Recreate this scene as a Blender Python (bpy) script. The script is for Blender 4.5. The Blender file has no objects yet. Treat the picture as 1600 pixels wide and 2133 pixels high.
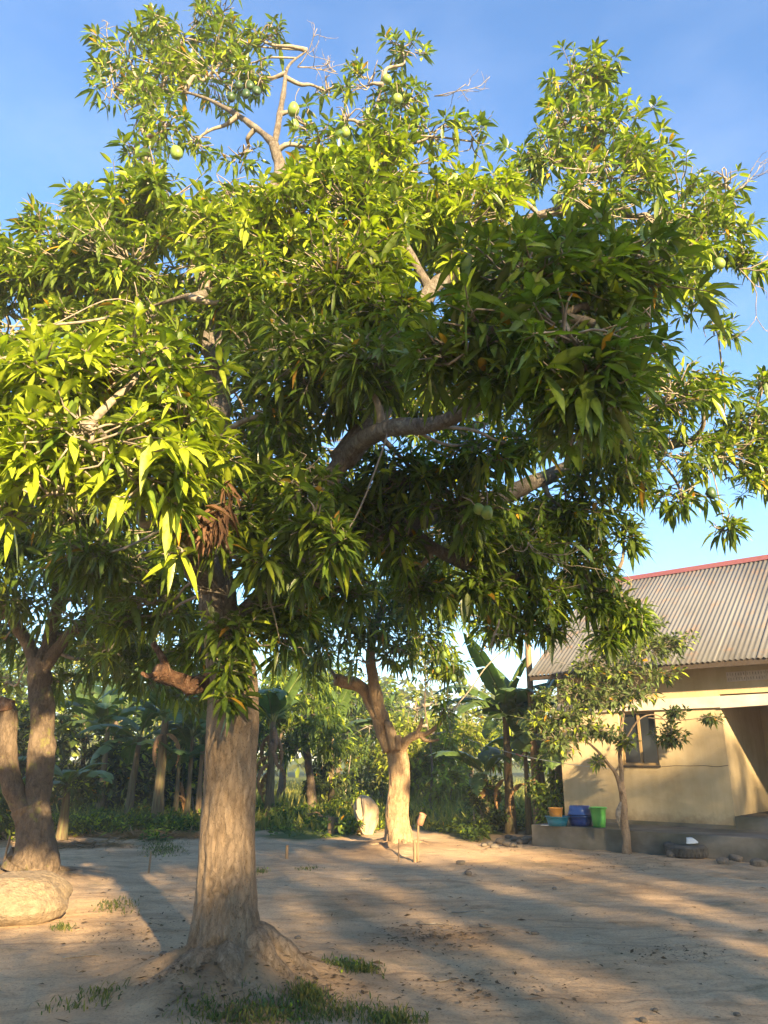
import bpy, math
import numpy as np
from mathutils import Vector, Matrix

RNG = np.random.default_rng(11)
sc = bpy.context.scene
COL = sc.collection

# ------------------------------------------------------------------ camera
PITCH = math.radians(17.8)
CAM_Z = 1.6
FPX = 1602.0
cam_d = bpy.data.cameras.new('camera')
cam_d.sensor_fit = 'VERTICAL'
cam_d.sensor_height = 36.0
cam_d.lens = 36.0 * FPX / 2133.0
cam_d.clip_start = 0.05
cam_d.clip_end = 3000
cam = bpy.data.objects.new('camera', cam_d)
COL.objects.link(cam)
cam.location = (0, 0, CAM_Z)
cam.rotation_euler = (math.pi / 2 + PITCH, 0, 0)
sc.camera = cam

# ------------------------------------------------------------------ light
SUN_AZ = math.radians(157.0)      # clockwise from +Y
SUN_EL = math.radians(19.0)
to_sun = Vector((math.sin(SUN_AZ) * math.cos(SUN_EL), math.cos(SUN_AZ) * math.cos(SUN_EL), math.sin(SUN_EL)))
world = bpy.data.worlds.new('World')
sc.world = world
world.use_nodes = True
wn = world.node_tree
wn.nodes.clear()
w_out = wn.nodes.new('ShaderNodeOutputWorld')
w_bg = wn.nodes.new('ShaderNodeBackground')
w_sky = wn.nodes.new('ShaderNodeTexSky')
w_sky.sky_type = 'NISHITA'
w_sky.sun_disc = False
w_sky.sun_elevation = SUN_EL
w_sky.sun_rotation = SUN_AZ
w_sky.altitude = 1200
w_sky.air_density = 1.5
w_sky.dust_density = 0.0
w_sky.ozone_density = 6.0
w_bg.inputs['Strength'].default_value = 0.074
# faint cirrus
w_tc = wn.nodes.new('ShaderNodeTexCoord')
w_map = wn.nodes.new('ShaderNodeMapping')
w_map.inputs['Scale'].default_value = (2.2, 2.2, 5.0)
w_map.inputs['Rotation'].default_value = (0.3, 0.2, 0.5)
w_map.inputs['Location'].default_value = (1.7, 0.4, 0.0)
w_no = wn.nodes.new('ShaderNodeTexNoise')
w_no.inputs['Scale'].default_value = 1.6
w_no.inputs['Detail'].default_value = 5
w_no.inputs['Roughness'].default_value = 0.55
w_rp = wn.nodes.new('ShaderNodeMapRange')
w_rp.inputs['From Min'].default_value = 0.48
w_rp.inputs['From Max'].default_value = 0.78
w_rp.inputs['To Max'].default_value = 0.14
w_mx = wn.nodes.new('ShaderNodeMixRGB')
w_mx.inputs['Color2'].default_value = (3.2, 3.6, 4.4, 1)
wn.links.new(w_tc.outputs['Generated'], w_map.inputs['Vector'])
wn.links.new(w_map.outputs['Vector'], w_no.inputs['Vector'])
wn.links.new(w_no.outputs['Fac'], w_rp.inputs['Value'])
wn.links.new(w_rp.outputs['Result'], w_mx.inputs['Fac'])
wn.links.new(w_sky.outputs['Color'], w_mx.inputs['Color1'])
wn.links.new(w_mx.outputs['Color'], w_bg.inputs['Color'])
wn.links.new(w_bg.outputs['Background'], w_out.inputs['Surface'])

sun_d = bpy.data.lights.new('sun', 'SUN')
sun_d.energy = 5.0
sun_d.angle = math.radians(1.0)
sun_d.color = (1.0, 0.76, 0.43)
sun = bpy.data.objects.new('sun', sun_d)
COL.objects.link(sun)
sun.rotation_euler = to_sun.to_track_quat('Z', 'Y').to_euler()

sc.view_settings.view_transform = 'Standard'
sc.view_settings.look = 'None'
sc.view_settings.exposure = 2.4
sc.view_settings.gamma = 1.0
sc.view_settings.use_curve_mapping = False
sc.render.engine = 'CYCLES'
sc.cycles.use_denoising = True
sc.cycles.max_bounces = 6
sc.cycles.diffuse_bounces = 3
sc.cycles.glossy_bounces = 2
sc.cycles.transmission_bounces = 4
sc.cycles.transparent_max_bounces = 4
sc.cycles.caustics_reflective = False
sc.cycles.caustics_refractive = False
sc.cycles.sample_clamp_indirect = 4.0

# ------------------------------------------------------------------ helpers
CT, ST = math.cos(PITCH), math.sin(PITCH)


def P(px, py, Y):
    """a surveyed point: seen along that direction, at distance Y ahead"""
    u = (px - 800.0) / FPX
    v = (1066.5 - py) / FPX
    d = (u, CT - v * ST, ST + v * CT)
    t = Y / d[1]
    return np.array((d[0] * t, Y, CAM_Z + d[2] * t))


def G(px, py, h=0.0):
    u = (px - 800.0) / FPX
    v = (1066.5 - py) / FPX
    d = (u, CT - v * ST, ST + v * CT)
    t = (h - CAM_Z) / d[2]
    x, y = d[0] * t, d[1] * t
    return np.array((x, y, h))


def fdepth(p):
    return p[1] * CT + (p[2] - CAM_Z) * ST


_lat = np.random.default_rng(5).random((32, 32, 32))


def vnoise(p):
    p = np.asarray(p, float)
    i = np.floor(p).astype(int)
    f = p - i
    f = f * f * (3 - 2 * f)
    i0 = i & 31
    i1 = (i + 1) & 31
    x0, y0, z0 = i0[..., 0], i0[..., 1], i0[..., 2]
    x1, y1, z1 = i1[..., 0], i1[..., 1], i1[..., 2]
    fx, fy, fz = f[..., 0], f[..., 1], f[..., 2]
    L = _lat
    a = L[x0, y0, z0] * (1 - fx) + L[x1, y0, z0] * fx
    b = L[x0, y1, z0] * (1 - fx) + L[x1, y1, z0] * fx
    c = L[x0, y0, z1] * (1 - fx) + L[x1, y0, z1] * fx
    d = L[x0, y1, z1] * (1 - fx) + L[x1, y1, z1] * fx
    return (a * (1 - fy) + b * fy) * (1 - fz) + (c * (1 - fy) + d * fy) * fz


def fbm(p, oct=4):
    p = np.asarray(p, float)
    s = 0
    a = 0.5
    for k in range(oct):
        s = s + a * vnoise(p * 2 ** k + 7.3 * k)
        a *= 0.5
    return s


def norm(v):
    return v / np.maximum(np.linalg.norm(v, axis=-1, keepdims=True), 1e-9)


MAIN = np.array((-1.15, 6.45))
LEFTT = np.array((-4.98, 11.9))
MIDT = np.array((0.30, 15.85))
TREES = ((MAIN, 0.26, 0.72), (LEFTT, 0.16, 0.9), (MIDT, 0.14, 0.9))


def gh(x, y):
    x = np.asarray(x, float)
    y = np.asarray(y, float)
    q = np.stack([x * 0.23, y * 0.23, np.zeros_like(x) + 3.3], -1)
    h = (fbm(q, 3) - 0.44) * 0.18
    q = np.stack([x * 1.3, y * 1.3, np.zeros_like(x) + 9.1], -1)
    h = h + (fbm(q, 3) - 0.44) * 0.05
    fade = np.clip((np.hypot(x, y - 9) - 60) / 60, 0, 1)
    h = h * (1 - fade)
    for c, a, r in TREES:
        d = np.hypot(x - c[0], y - c[1])
        rough = 0.35 + 1.3 * fbm(np.stack([x * 2.2, y * 2.2, np.zeros_like(x) + c[0]], -1), 4)
        rough = rough + 0.35 * np.abs(np.sin(np.arctan2(y - c[1], x - c[0]) * 4 + 3 * vnoise(np.stack([x * 2, y * 2, np.zeros_like(x)], -1))))
        h = h + a * np.exp(-(d / r) ** 2) * rough
    return h


def ghz(x, y):
    return float(gh(np.array([x]), np.array([y]))[0])


def link(o, parent=None):
    COL.objects.link(o)
    if parent is not None:
        o.parent = parent
    return o


def tag(o, label=None, cat=None, group=None, kind=None):
    if label:
        o['label'] = label
    if cat:
        o['category'] = cat
    if group:
        o['group'] = group
    if kind:
        o['kind'] = kind
    return o


def empty(name, loc, label, cat, group=None, rz=0.0):
    o = bpy.data.objects.new(name, None)
    o.empty_display_size = 0.2
    o.location = loc
    o.rotation_euler = (0, 0, rz)
    COL.objects.link(o)
    return tag(o, label, cat, group)


def mesh_raw(name, verts, faces, smooth=True, col=None):
    """faces: array (n,3) or (n,4) or a list of such arrays"""
    me = bpy.data.meshes.new(name)
    if not isinstance(faces, (list, tuple)):
        faces = [faces]
    faces = [np.asarray(f, dtype=np.int32) for f in faces if len(f)]
    verts = np.asarray(verts, dtype=np.float32)
    me.vertices.add(len(verts))
    me.vertices.foreach_set('co', verts.ravel())
    loops = np.concatenate([f.ravel() for f in faces])
    tot = np.concatenate([np.full(len(f), f.shape[1], dtype=np.int32) for f in faces])
    start = np.concatenate([[0], np.cumsum(tot)[:-1]]).astype(np.int32)
    me.loops.add(len(loops))
    me.loops.foreach_set('vertex_index', loops)
    me.polygons.add(len(tot))
    me.polygons.foreach_set('loop_start', start)
    me.polygons.foreach_set('loop_total', tot)
    me.polygons.foreach_set('use_smooth', np.full(len(tot), bool(smooth)))
    if col is not None:
        a = me.color_attributes.new('tint', 'FLOAT_COLOR', 'POINT')
        c = np.ones((len(verts), 4), dtype=np.float32)
        c[:, :3] = col
        a.data.foreach_set('color', c.ravel())
    me.update(calc_edges=True)
    me.validate()
    return me


def obj(name, verts, faces, mat, parent=None, smooth=True, col=None, loc=None):
    me = mesh_raw(name, verts, faces, smooth, col)
    me.materials.append(mat)
    o = bpy.data.objects.new(name, me)
    if loc is not None:
        o.location = loc
    return link(o, parent)


def obj_me(name, me, parent=None, loc=None, rot=None, scale=None):
    o = bpy.data.objects.new(name, me)
    if loc is not None:
        o.location = loc
    if rot is not None:
        o.rotation_euler = rot
    if scale is not None:
        o.scale = scale
    return link(o, parent)


class Geo:
    """collects pieces that make ONE part"""
    def __init__(s):
        s.v, s.q, s.t, s.c, s.n = [], [], [], [], 0

    def add(s, v, q=None, t=None, c=None):
        v = np.asarray(v, float).reshape(-1, 3)
        if q is not None and len(q):
            s.q.append(np.asarray(q, int) + s.n)
        if t is not None and len(t):
            s.t.append(np.asarray(t, int) + s.n)
        if c is not None:
            s.c.append(np.broadcast_to(np.asarray(c, float), (len(v), 3)))
        s.v.append(v)
        s.n += len(v)
        return s

    def box(s, lo, hi):
        x0, y0, z0 = lo
        x1, y1, z1 = hi
        v = [(x0, y0, z0), (x1, y0, z0), (x1, y1, z0), (x0, y1, z0), (x0, y0, z1), (x1, y0, z1), (x1, y1, z1), (x0, y1, z1)]
        q = [(0, 3, 2, 1), (4, 5, 6, 7), (0, 1, 5, 4), (1, 2, 6, 5), (2, 3, 7, 6), (3, 0, 4, 7)]
        return s.add(v, q)

    def tube(s, pts, rad, sides=8, jit=0.0, seed=0, cap=True):
        v, q, t = tube(pts, rad, sides, jit, seed, cap)
        return s.add(v, q, t)

    def build(s, name, mat, parent=None, smooth=True, loc=None):
        fs = []
        if s.q:
            fs.append(np.concatenate(s.q))
        if s.t:
            fs.append(np.concatenate(s.t))
        return obj(name, np.concatenate(s.v), fs, mat, parent, smooth, np.concatenate(s.c) if s.c else None, loc)


def catmull(pts, n):
    pts = np.asarray(pts, float)
    if len(pts) == 2:
        t = np.linspace(0, 1, n)[:, None]
        return pts[0] * (1 - t) + pts[1] * t
    e = np.vstack([2 * pts[0] - pts[1], pts, 2 * pts[-1] - pts[-2]])
    t = np.linspace(0, len(pts) - 1, n)
    i = np.minimum(t.astype(int), len(pts) - 2)
    f = (t - i)[:, None]
    a, b, c, d = e[i], e[i + 1], e[i + 2], e[i + 3]
    return 0.5 * ((2 * b) + (c - a) * f + (2 * a - 5 * b + 4 * c - d) * f ** 2 + (3 * b - a - 3 * c + d) * f ** 3)


def frames(p):
    t = norm(np.gradient(p, axis=0))
    n = np.zeros_like(t)
    ref = np.array((1.0, 0.1, 0.05))
    u = ref - t[0] * ref.dot(t[0])
    if np.linalg.norm(u) < 0.2:
        ref = np.array((0.05, 1.0, 0.1))
        u = ref - t[0] * ref.dot(t[0])
    for k in range(len(p)):
        u = u - t[k] * u.dot(t[k])
        u = u / max(np.linalg.norm(u), 1e-6)
        n[k] = u
    return t, n, np.cross(t, n)


def tube(pts, rad, sides=8, jit=0.0, seed=0, cap=True):
    p = np.asarray(pts, float)
    r = np.asarray(rad, float)
    if r.ndim == 0:
        r = np.full(len(p), float(r))
    t, n, b = frames(p)
    th = np.arange(sides) * 2 * math.pi / sides
    ring = n[:, None, :] * np.cos(th)[None, :, None] + b[:, None, :] * np.sin(th)[None, :, None]
    rr = np.repeat(r[:, None], sides, 1)
    if jit:
        q = p[:, None, :] + ring * r[:, None, None]
        rr = rr * (1 + jit * (fbm(q * 5 + seed, 3) - 0.44) * 2.4)
    v = (p[:, None, :] + ring * rr[:, :, None]).reshape(-1, 3)
    k = np.arange(len(p) - 1)[:, None] * sides
    j = np.arange(sides)[None, :]
    j2 = (j + 1) % sides
    q = np.stack([k + j, k + j2, k + sides + j2, k + sides + j], -1).reshape(-1, 4)
    tri = None
    if cap:
        m = len(v)
        v = np.vstack([v, p[0], p[-1]])
        j = np.arange(sides)
        j2 = (j + 1) % sides
        e = (len(p) - 1) * sides
        tri = np.vstack([np.stack([np.full(sides, m), j2, j], -1), np.stack([np.full(sides, m + 1), e + j, e + j2], -1)])
    return v, q, tri


def lathe(prof, sides=28):
    prof = np.asarray(prof, float)
    th = np.arange(sides) * 2 * math.pi / sides
    v = np.stack([prof[:, 0:1] * np.cos(th), prof[:, 0:1] * np.sin(th), np.repeat(prof[:, 1:2], sides, 1)], -1).reshape(-1, 3)
    k = np.arange(len(prof) - 1)[:, None] * sides
    j = np.arange(sides)[None, :]
    j2 = (j + 1) % sides
    q = np.stack([k + j, k + j2, k + sides + j2, k + sides + j], -1).reshape(-1, 4)
    return v, q


def rock_mesh(name, seed, rough=0.35, sub=2, flat=0.7):
    # cube-sphere with noise
    n = 4 * sub
    g = np.linspace(-1, 1, n)
    a, b = np.meshgrid(g, g, indexing='ij')
    one = np.ones_like(a)
    vs, qs = [], []
    base = 0
    for ax, sg in ((0, 1), (0, -1), (1, 1), (1, -1), (2, 1), (2, -1)):
        c = [None] * 3
        c[ax] = one * sg
        c[(ax + 1) % 3] = a * sg
        c[(ax + 2) % 3] = b
        v = np.stack(c, -1).reshape(-1, 3)
        idx = np.arange(n * n).reshape(n, n) + base
        qs.append(np.stack([idx[:-1, :-1], idx[1:, :-1], idx[1:, 1:], idx[:-1, 1:]], -1).reshape(-1, 4))
        vs.append(v)
        base += n * n
    v = norm(np.concatenate(vs))
    k = np.sign(v) * np.abs(v) ** 0.75
    v = 0.55 * v + 0.45 * k
    d = 1 + rough * (fbm(v * 1.3 + seed * 3.7, 4) - 0.45) * 2
    v = v * d[:, None]
    v[:, 2] *= flat
    q = np.concatenate(qs)
    # weld seams
    key = np.round(v, 4)
    u, inv = np.unique(key, axis=0, return_inverse=True)
    inv = inv.ravel()
    return mesh_raw(name, u, inv[q])


# ------------------------------------------------------------------ materials
def new_mat(name):
    m = bpy.data.materials.new(name)
    m.use_nodes = True
    nt = m.node_tree
    return m, nt, nt.nodes['Principled BSDF']


def N(nt, kind, **kw):
    n = nt.nodes.new(kind)
    for k, v in kw.items():
        if k in n.inputs:
            n.inputs[k].default_value = v
        else:
            setattr(n, k, v)
    return n


def ramp(nt, stops):
    r = nt.nodes.new('ShaderNodeValToRGB')
    e = r.color_ramp.elements
    while len(e) < len(stops):
        e.new(0.5)
    for k, (p, c) in enumerate(stops):
        e[k].position = p
        e[k].color = (*c, 1) if len(c) == 3 else c
    return r


def noise_mat(name, stops, scale=5.0, stretch=(1, 1, 1), detail=6, rough=0.9, bump=0.3, bscale=None, dist=0.02, spec=0.3, noise_rough=0.6, second=None):
    m, nt, b = new_mat(name)
    tc = N(nt, 'ShaderNodeTexCoord')
    mp = N(nt, 'ShaderNodeMapping')
    mp.inputs['Scale'].default_value = stretch
    nz = N(nt, 'ShaderNodeTexNoise', Scale=scale, Detail=detail, Roughness=noise_rough)
    nt.links.new(tc.outputs['Object'], mp.inputs['Vector'])
    nt.links.new(mp.outputs['Vector'], nz.inputs['Vector'])
    r = ramp(nt, stops)
    nt.links.new(nz.outputs['Fac'], r.inputs['Fac'])
    out = r.outputs['Color']
    if second:
        sc2, c2, lo, hi, amt = second
        n2 = N(nt, 'ShaderNodeTexNoise', Scale=sc2, Detail=4, Roughness=0.6)
        nt.links.new(tc.outputs['Object'], n2.inputs['Vector'])
        mr = N(nt, 'ShaderNodeMapRange')
        mr.inputs['From Min'].default_value = lo
        mr.inputs['From Max'].default_value = hi
        mr.inputs['To Max'].default_value = amt
        nt.links.new(n2.outputs['Fac'], mr.inputs['Value'])
        mx = N(nt, 'ShaderNodeMixRGB')
        mx.inputs['Color2'].default_value = (*c2, 1)
        nt.links.new(mr.outputs['Result'], mx.inputs['Fac'])
        nt.links.new(out, mx.inputs['Color1'])
        out = mx.outputs['Color']
    nt.links.new(out, b.inputs['Base Color'])
    b.inputs['Roughness'].default_value = rough
    b.inputs['Specular IOR Level'].default_value = spec
    if bump:
        bn = N(nt, 'ShaderNodeTexNoise', Scale=bscale or scale * 3, Detail=6, Roughness=0.65)
        nt.links.new(mp.outputs['Vector'], bn.inputs['Vector'])
        bp = N(nt, 'ShaderNodeBump', Strength=bump, Distance=dist)
        nt.links.new(bn.outputs['Fac'], bp.inputs['Height'])
        nt.links.new(bp.outputs['Normal'], b.inputs['Normal'])
    return m


def leaf_mat(name, rough=0.33, trans=0.30, spec=0.5):
    m, nt, b = new_mat(name)
    at = N(nt, 'ShaderNodeAttribute', attribute_name='tint')
    tcl = N(nt, 'ShaderNodeTexCoord')
    nl = N(nt, 'ShaderNodeTexNoise', Scale=22, Detail=4, Roughness=0.7)
    nt.links.new(tcl.outputs['Object'], nl.inputs['Vector'])
    rl = ramp(nt, [(0.34, (0.62, 0.60, 0.55)), (0.5, (1, 1, 1)), (0.68, (1.30, 1.22, 1.15))])
    nt.links.new(nl.outputs['Fac'], rl.inputs['Fac'])
    ml = N(nt, 'ShaderNodeMixRGB', blend_type='MULTIPLY')
    ml.inputs['Fac'].default_value = 0.9
    nt.links.new(at.outputs['Color'], ml.inputs['Color1'])
    nt.links.new(rl.outputs['Color'], ml.inputs['Color2'])
    nt.links.new(ml.outputs['Color'], b.inputs['Base Color'])
    rr_ = N(nt, 'ShaderNodeMapRange')
    rr_.inputs['From Min'].default_value = 0.35
    rr_.inputs['From Max'].default_value = 0.65
    rr_.inputs['To Min'].default_value = max(0.05, rough - 0.10)
    rr_.inputs['To Max'].default_value = min(1.0, rough + 0.22)
    nt.links.new(nl.outputs['Fac'], rr_.inputs['Value'])
    nt.links.new(rr_.outputs['Result'], b.inputs['Roughness'])
    b.inputs['Roughness'].default_value = rough
    b.inputs['Specular IOR Level'].default_value = spec
    tr = N(nt, 'ShaderNodeBsdfTranslucent')
    hs = N(nt, 'ShaderNodeMixRGB', blend_type='MULTIPLY')
    hs.inputs['Fac'].default_value = 1
    hs.inputs['Color2'].default_value = (1.5, 1.7, 0.5, 1)
    nt.links.new(at.outputs['Color'], hs.inputs['Color1'])
    nt.links.new(hs.outputs['Color'], tr.inputs['Color'])
    mx = N(nt, 'ShaderNodeMixShader')
    mx.inputs['Fac'].default_value = trans
    nt.links.new(b.outputs['BSDF'], mx.inputs[1])
    nt.links.new(tr.outputs['BSDF'], mx.inputs[2])
    nt.links.new(mx.outputs['Shader'], nt.nodes['Material Output'].inputs['Surface'])
    return m


def bark_mat(name, dark, mid, light, moss=None, vscale=1.0):
    m, nt, b = new_mat(name)
    tc = N(nt, 'ShaderNodeTexCoord')
    mp = N(nt, 'ShaderNodeMapping')
    mp.inputs['Scale'].default_value = (1, 1, 0.36)
    nt.links.new(tc.outputs['Object'], mp.inputs['Vector'])
    n1 = N(nt, 'ShaderNodeTexNoise', Scale=26 * vscale, Detail=8, Roughness=0.7, Distortion=0.6)
    nt.links.new(mp.outputs['Vector'], n1.inputs['Vector'])
    r = ramp(nt, [(0.25, dark), (0.46, mid), (0.72, light)])
    nt.links.new(n1.outputs['Fac'], r.inputs['Fac'])
    n2 = N(nt, 'ShaderNodeTexNoise', Scale=2.6, Detail=5, Roughness=0.6)
    nt.links.new(tc.outputs['Object'], n2.inputs['Vector'])
    mr = N(nt, 'ShaderNodeMapRange')
    mr.inputs['From Min'].default_value = 0.40
    mr.inputs['From Max'].default_value = 0.62
    mr.inputs['To Max'].default_value = 0.55
    nt.links.new(n2.outputs['Fac'], mr.inputs['Value'])
    mx = N(nt, 'ShaderNodeMixRGB')
    mx.inputs['Color2'].default_value = (*light, 1)
    nt.links.new(mr.outputs['Result'], mx.inputs['Fac'])
    nt.links.new(r.outputs['Color'], mx.inputs['Color1'])
    out = mx.outputs['Color']
    # crisp fissures and scattered grey crust
    mpf = N(nt, 'ShaderNodeMapping')
    mpf.inputs['Scale'].default_value = (1, 1, 0.42)
    nt.links.new(tc.outputs['Object'], mpf.inputs['Vector'])
    nf = N(nt, 'ShaderNodeTexNoise', Scale=80 * vscale, Detail=8, Roughness=0.8, Distortion=1.2)
    nt.links.new(mpf.outputs['Vector'], nf.inputs['Vector'])
    rf_ = ramp(nt, [(0.38, (0.28, 0.24, 0.20)), (0.46, (1, 1, 1)), (0.62, (1, 1, 1)), (0.72, (1.35, 1.35, 1.35))])
    nt.links.new(nf.outputs['Fac'], rf_.inputs['Fac'])
    mf = N(nt, 'ShaderNodeMixRGB', blend_type='MULTIPLY')
    mf.inputs['Fac'].default_value = 0.9
    nt.links.new(out, mf.inputs['Color1'])
    nt.links.new(rf_.outputs['Color'], mf.inputs['Color2'])
    out = mf.outputs['Color']
    if moss:
        n3 = N(nt, 'ShaderNodeTexNoise', Scale=4.5, Detail=6, Roughness=0.7)
        nt.links.new(tc.outputs['Object'], n3.inputs['Vector'])
        m3 = N(nt, 'ShaderNodeMapRange')
        m3.inputs['From Min'].default_value = 0.56
        m3.inputs['From Max'].default_value = 0.66
        m3.inputs['To Max'].default_value = 0.7
        nt.links.new(n3.outputs['Fac'], m3.inputs['Value'])
        x3 = N(nt, 'ShaderNodeMixRGB')
        x3.inputs['Color2'].default_value = (*moss, 1)
        nt.links.new(m3.outputs['Result'], x3.inputs['Fac'])
        nt.links.new(out, x3.inputs['Color1'])
        out = x3.outputs['Color']
    nt.links.new(out, b.inputs['Base Color'])
    b.inputs['Roughness'].default_value = 0.92
    b.inputs['Specular IOR Level'].default_value = 0.2
    v = N(nt, 'ShaderNodeTexVoronoi', Scale=16 * vscale, feature='DISTANCE_TO_EDGE')
    dm = N(nt, 'ShaderNodeMixRGB')
    dm.inputs['Fac'].default_value = 0.08
    nt.links.new(mp.outputs['Vector'], dm.inputs['Color1'])
    nt.links.new(n1.outputs['Color'], dm.inputs['Color2'])
    nt.links.new(dm.outputs['Color'], v.inputs['Vector'])
    vr = N(nt, 'ShaderNodeMapRange')
    vr.inputs['From Max'].default_value = 0.12
    nt.links.new(v.outputs['Distance'], vr.inputs['Value'])
    ad = N(nt, 'ShaderNodeMath', operation='MULTIPLY_ADD')
    ad.inputs[1].default_value = 0.5
    nt.links.new(vr.outputs['Result'], ad.inputs[0])
    nt.links.new(nf.outputs['Fac'], ad.inputs[2])
    bp = N(nt, 'ShaderNodeBump', Strength=0.9, Distance=0.016)
    nt.links.new(ad.outputs['Value'], bp.inputs['Height'])
    nt.links.new(bp.outputs['Normal'], b.inputs['Normal'])
    return m


def plain(name, col, rough=0.5, spec=0.5, metal=0.0, var=0.12, scale=6.0):
    dk = tuple(max(0, c * (1 - var)) for c in col)
    lt = tuple(min(1, c * (1 + var)) for c in col)
    m = noise_mat(name, [(0.3, dk), (0.7, lt)], scale=scale, rough=rough, spec=spec, bump=0.05, dist=0.004)
    m.node_tree.nodes['Principled BSDF'].inputs['Metallic'].default_value = metal
    return m


M = {}
M['leaf'] = leaf_mat('mango_leaf')
M['leaf_dull'] = leaf_mat('dull_leaf', rough=0.6, trans=0.3, spec=0.25)
M['leaf_dry'] = leaf_mat('dry_leaf', rough=0.85, trans=0.2, spec=0.15)
M['grass'] = leaf_mat('grass_blade', rough=0.7, trans=0.35, spec=0.2)
M['banana'] = leaf_mat('banana_leaf', rough=0.42, trans=0.28, spec=0.4)
M['bark'] = bark_mat('mango_bark', (0.07, 0.045, 0.027), (0.24, 0.165, 0.10), (0.36, 0.265, 0.175))
M['bark_dark'] = bark_mat('dark_bark', (0.035, 0.025, 0.017), (0.10, 0.07, 0.045), (0.19, 0.14, 0.095), moss=(0.20, 0.19, 0.05))
M['bark_pale'] = bark_mat('pale_bark', (0.12, 0.075, 0.04), (0.34, 0.22, 0.12), (0.46, 0.32, 0.18))
M['lichen'] = bark_mat('lichen_bark', (0.045, 0.034, 0.024), (0.14, 0.112, 0.083), (0.28, 0.245, 0.195), moss=(0.33, 0.31, 0.24), vscale=1.6)
M['twig'] = noise_mat('twig_bark', [(0.3, (0.13, 0.10, 0.07)), (0.7, (0.34, 0.29, 0.22))], scale=18, bump=0.3)
M['stub'] = noise_mat('broken_wood', [(0.32, (0.05, 0.028, 0.018)), (0.5, (0.15, 0.075, 0.04)), (0.7, (0.30, 0.19, 0.12))], scale=22, stretch=(1, 1, 0.6), bump=1.0, dist=0.05)
M['pseudostem'] = noise_mat('banana_pseudostem', [(0.3, (0.05, 0.035, 0.02)), (0.5, (0.14, 0.10, 0.05)), (0.7, (0.16, 0.16, 0.06))], scale=5, stretch=(6, 6, 0.5), bump=0.5, dist=0.02)
M['rock'] = noise_mat('pale_rock', [(0.3, (0.14, 0.10, 0.062)), (0.5, (0.25, 0.185, 0.115)), (0.72, (0.36, 0.28, 0.18))], scale=7, detail=10, noise_rough=0.75, bump=0.9, bscale=14, dist=0.05)
M['stone'] = noise_mat('rubble_stone', [(0.3, (0.10, 0.08, 0.06)), (0.7, (0.22, 0.18, 0.135))], scale=6, bump=0.6, dist=0.02)
M['wood'] = noise_mat('weathered_wood', [(0.3, (0.16, 0.10, 0.055)), (0.7, (0.36, 0.24, 0.13))], scale=9, stretch=(3, 3, 0.4), bump=0.5)
M['cloth'] = noise_mat('cream_cloth', [(0.3, (0.34, 0.25, 0.155)), (0.7, (0.46, 0.35, 0.225))], scale=7, bump=0.15, rough=0.95)


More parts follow.
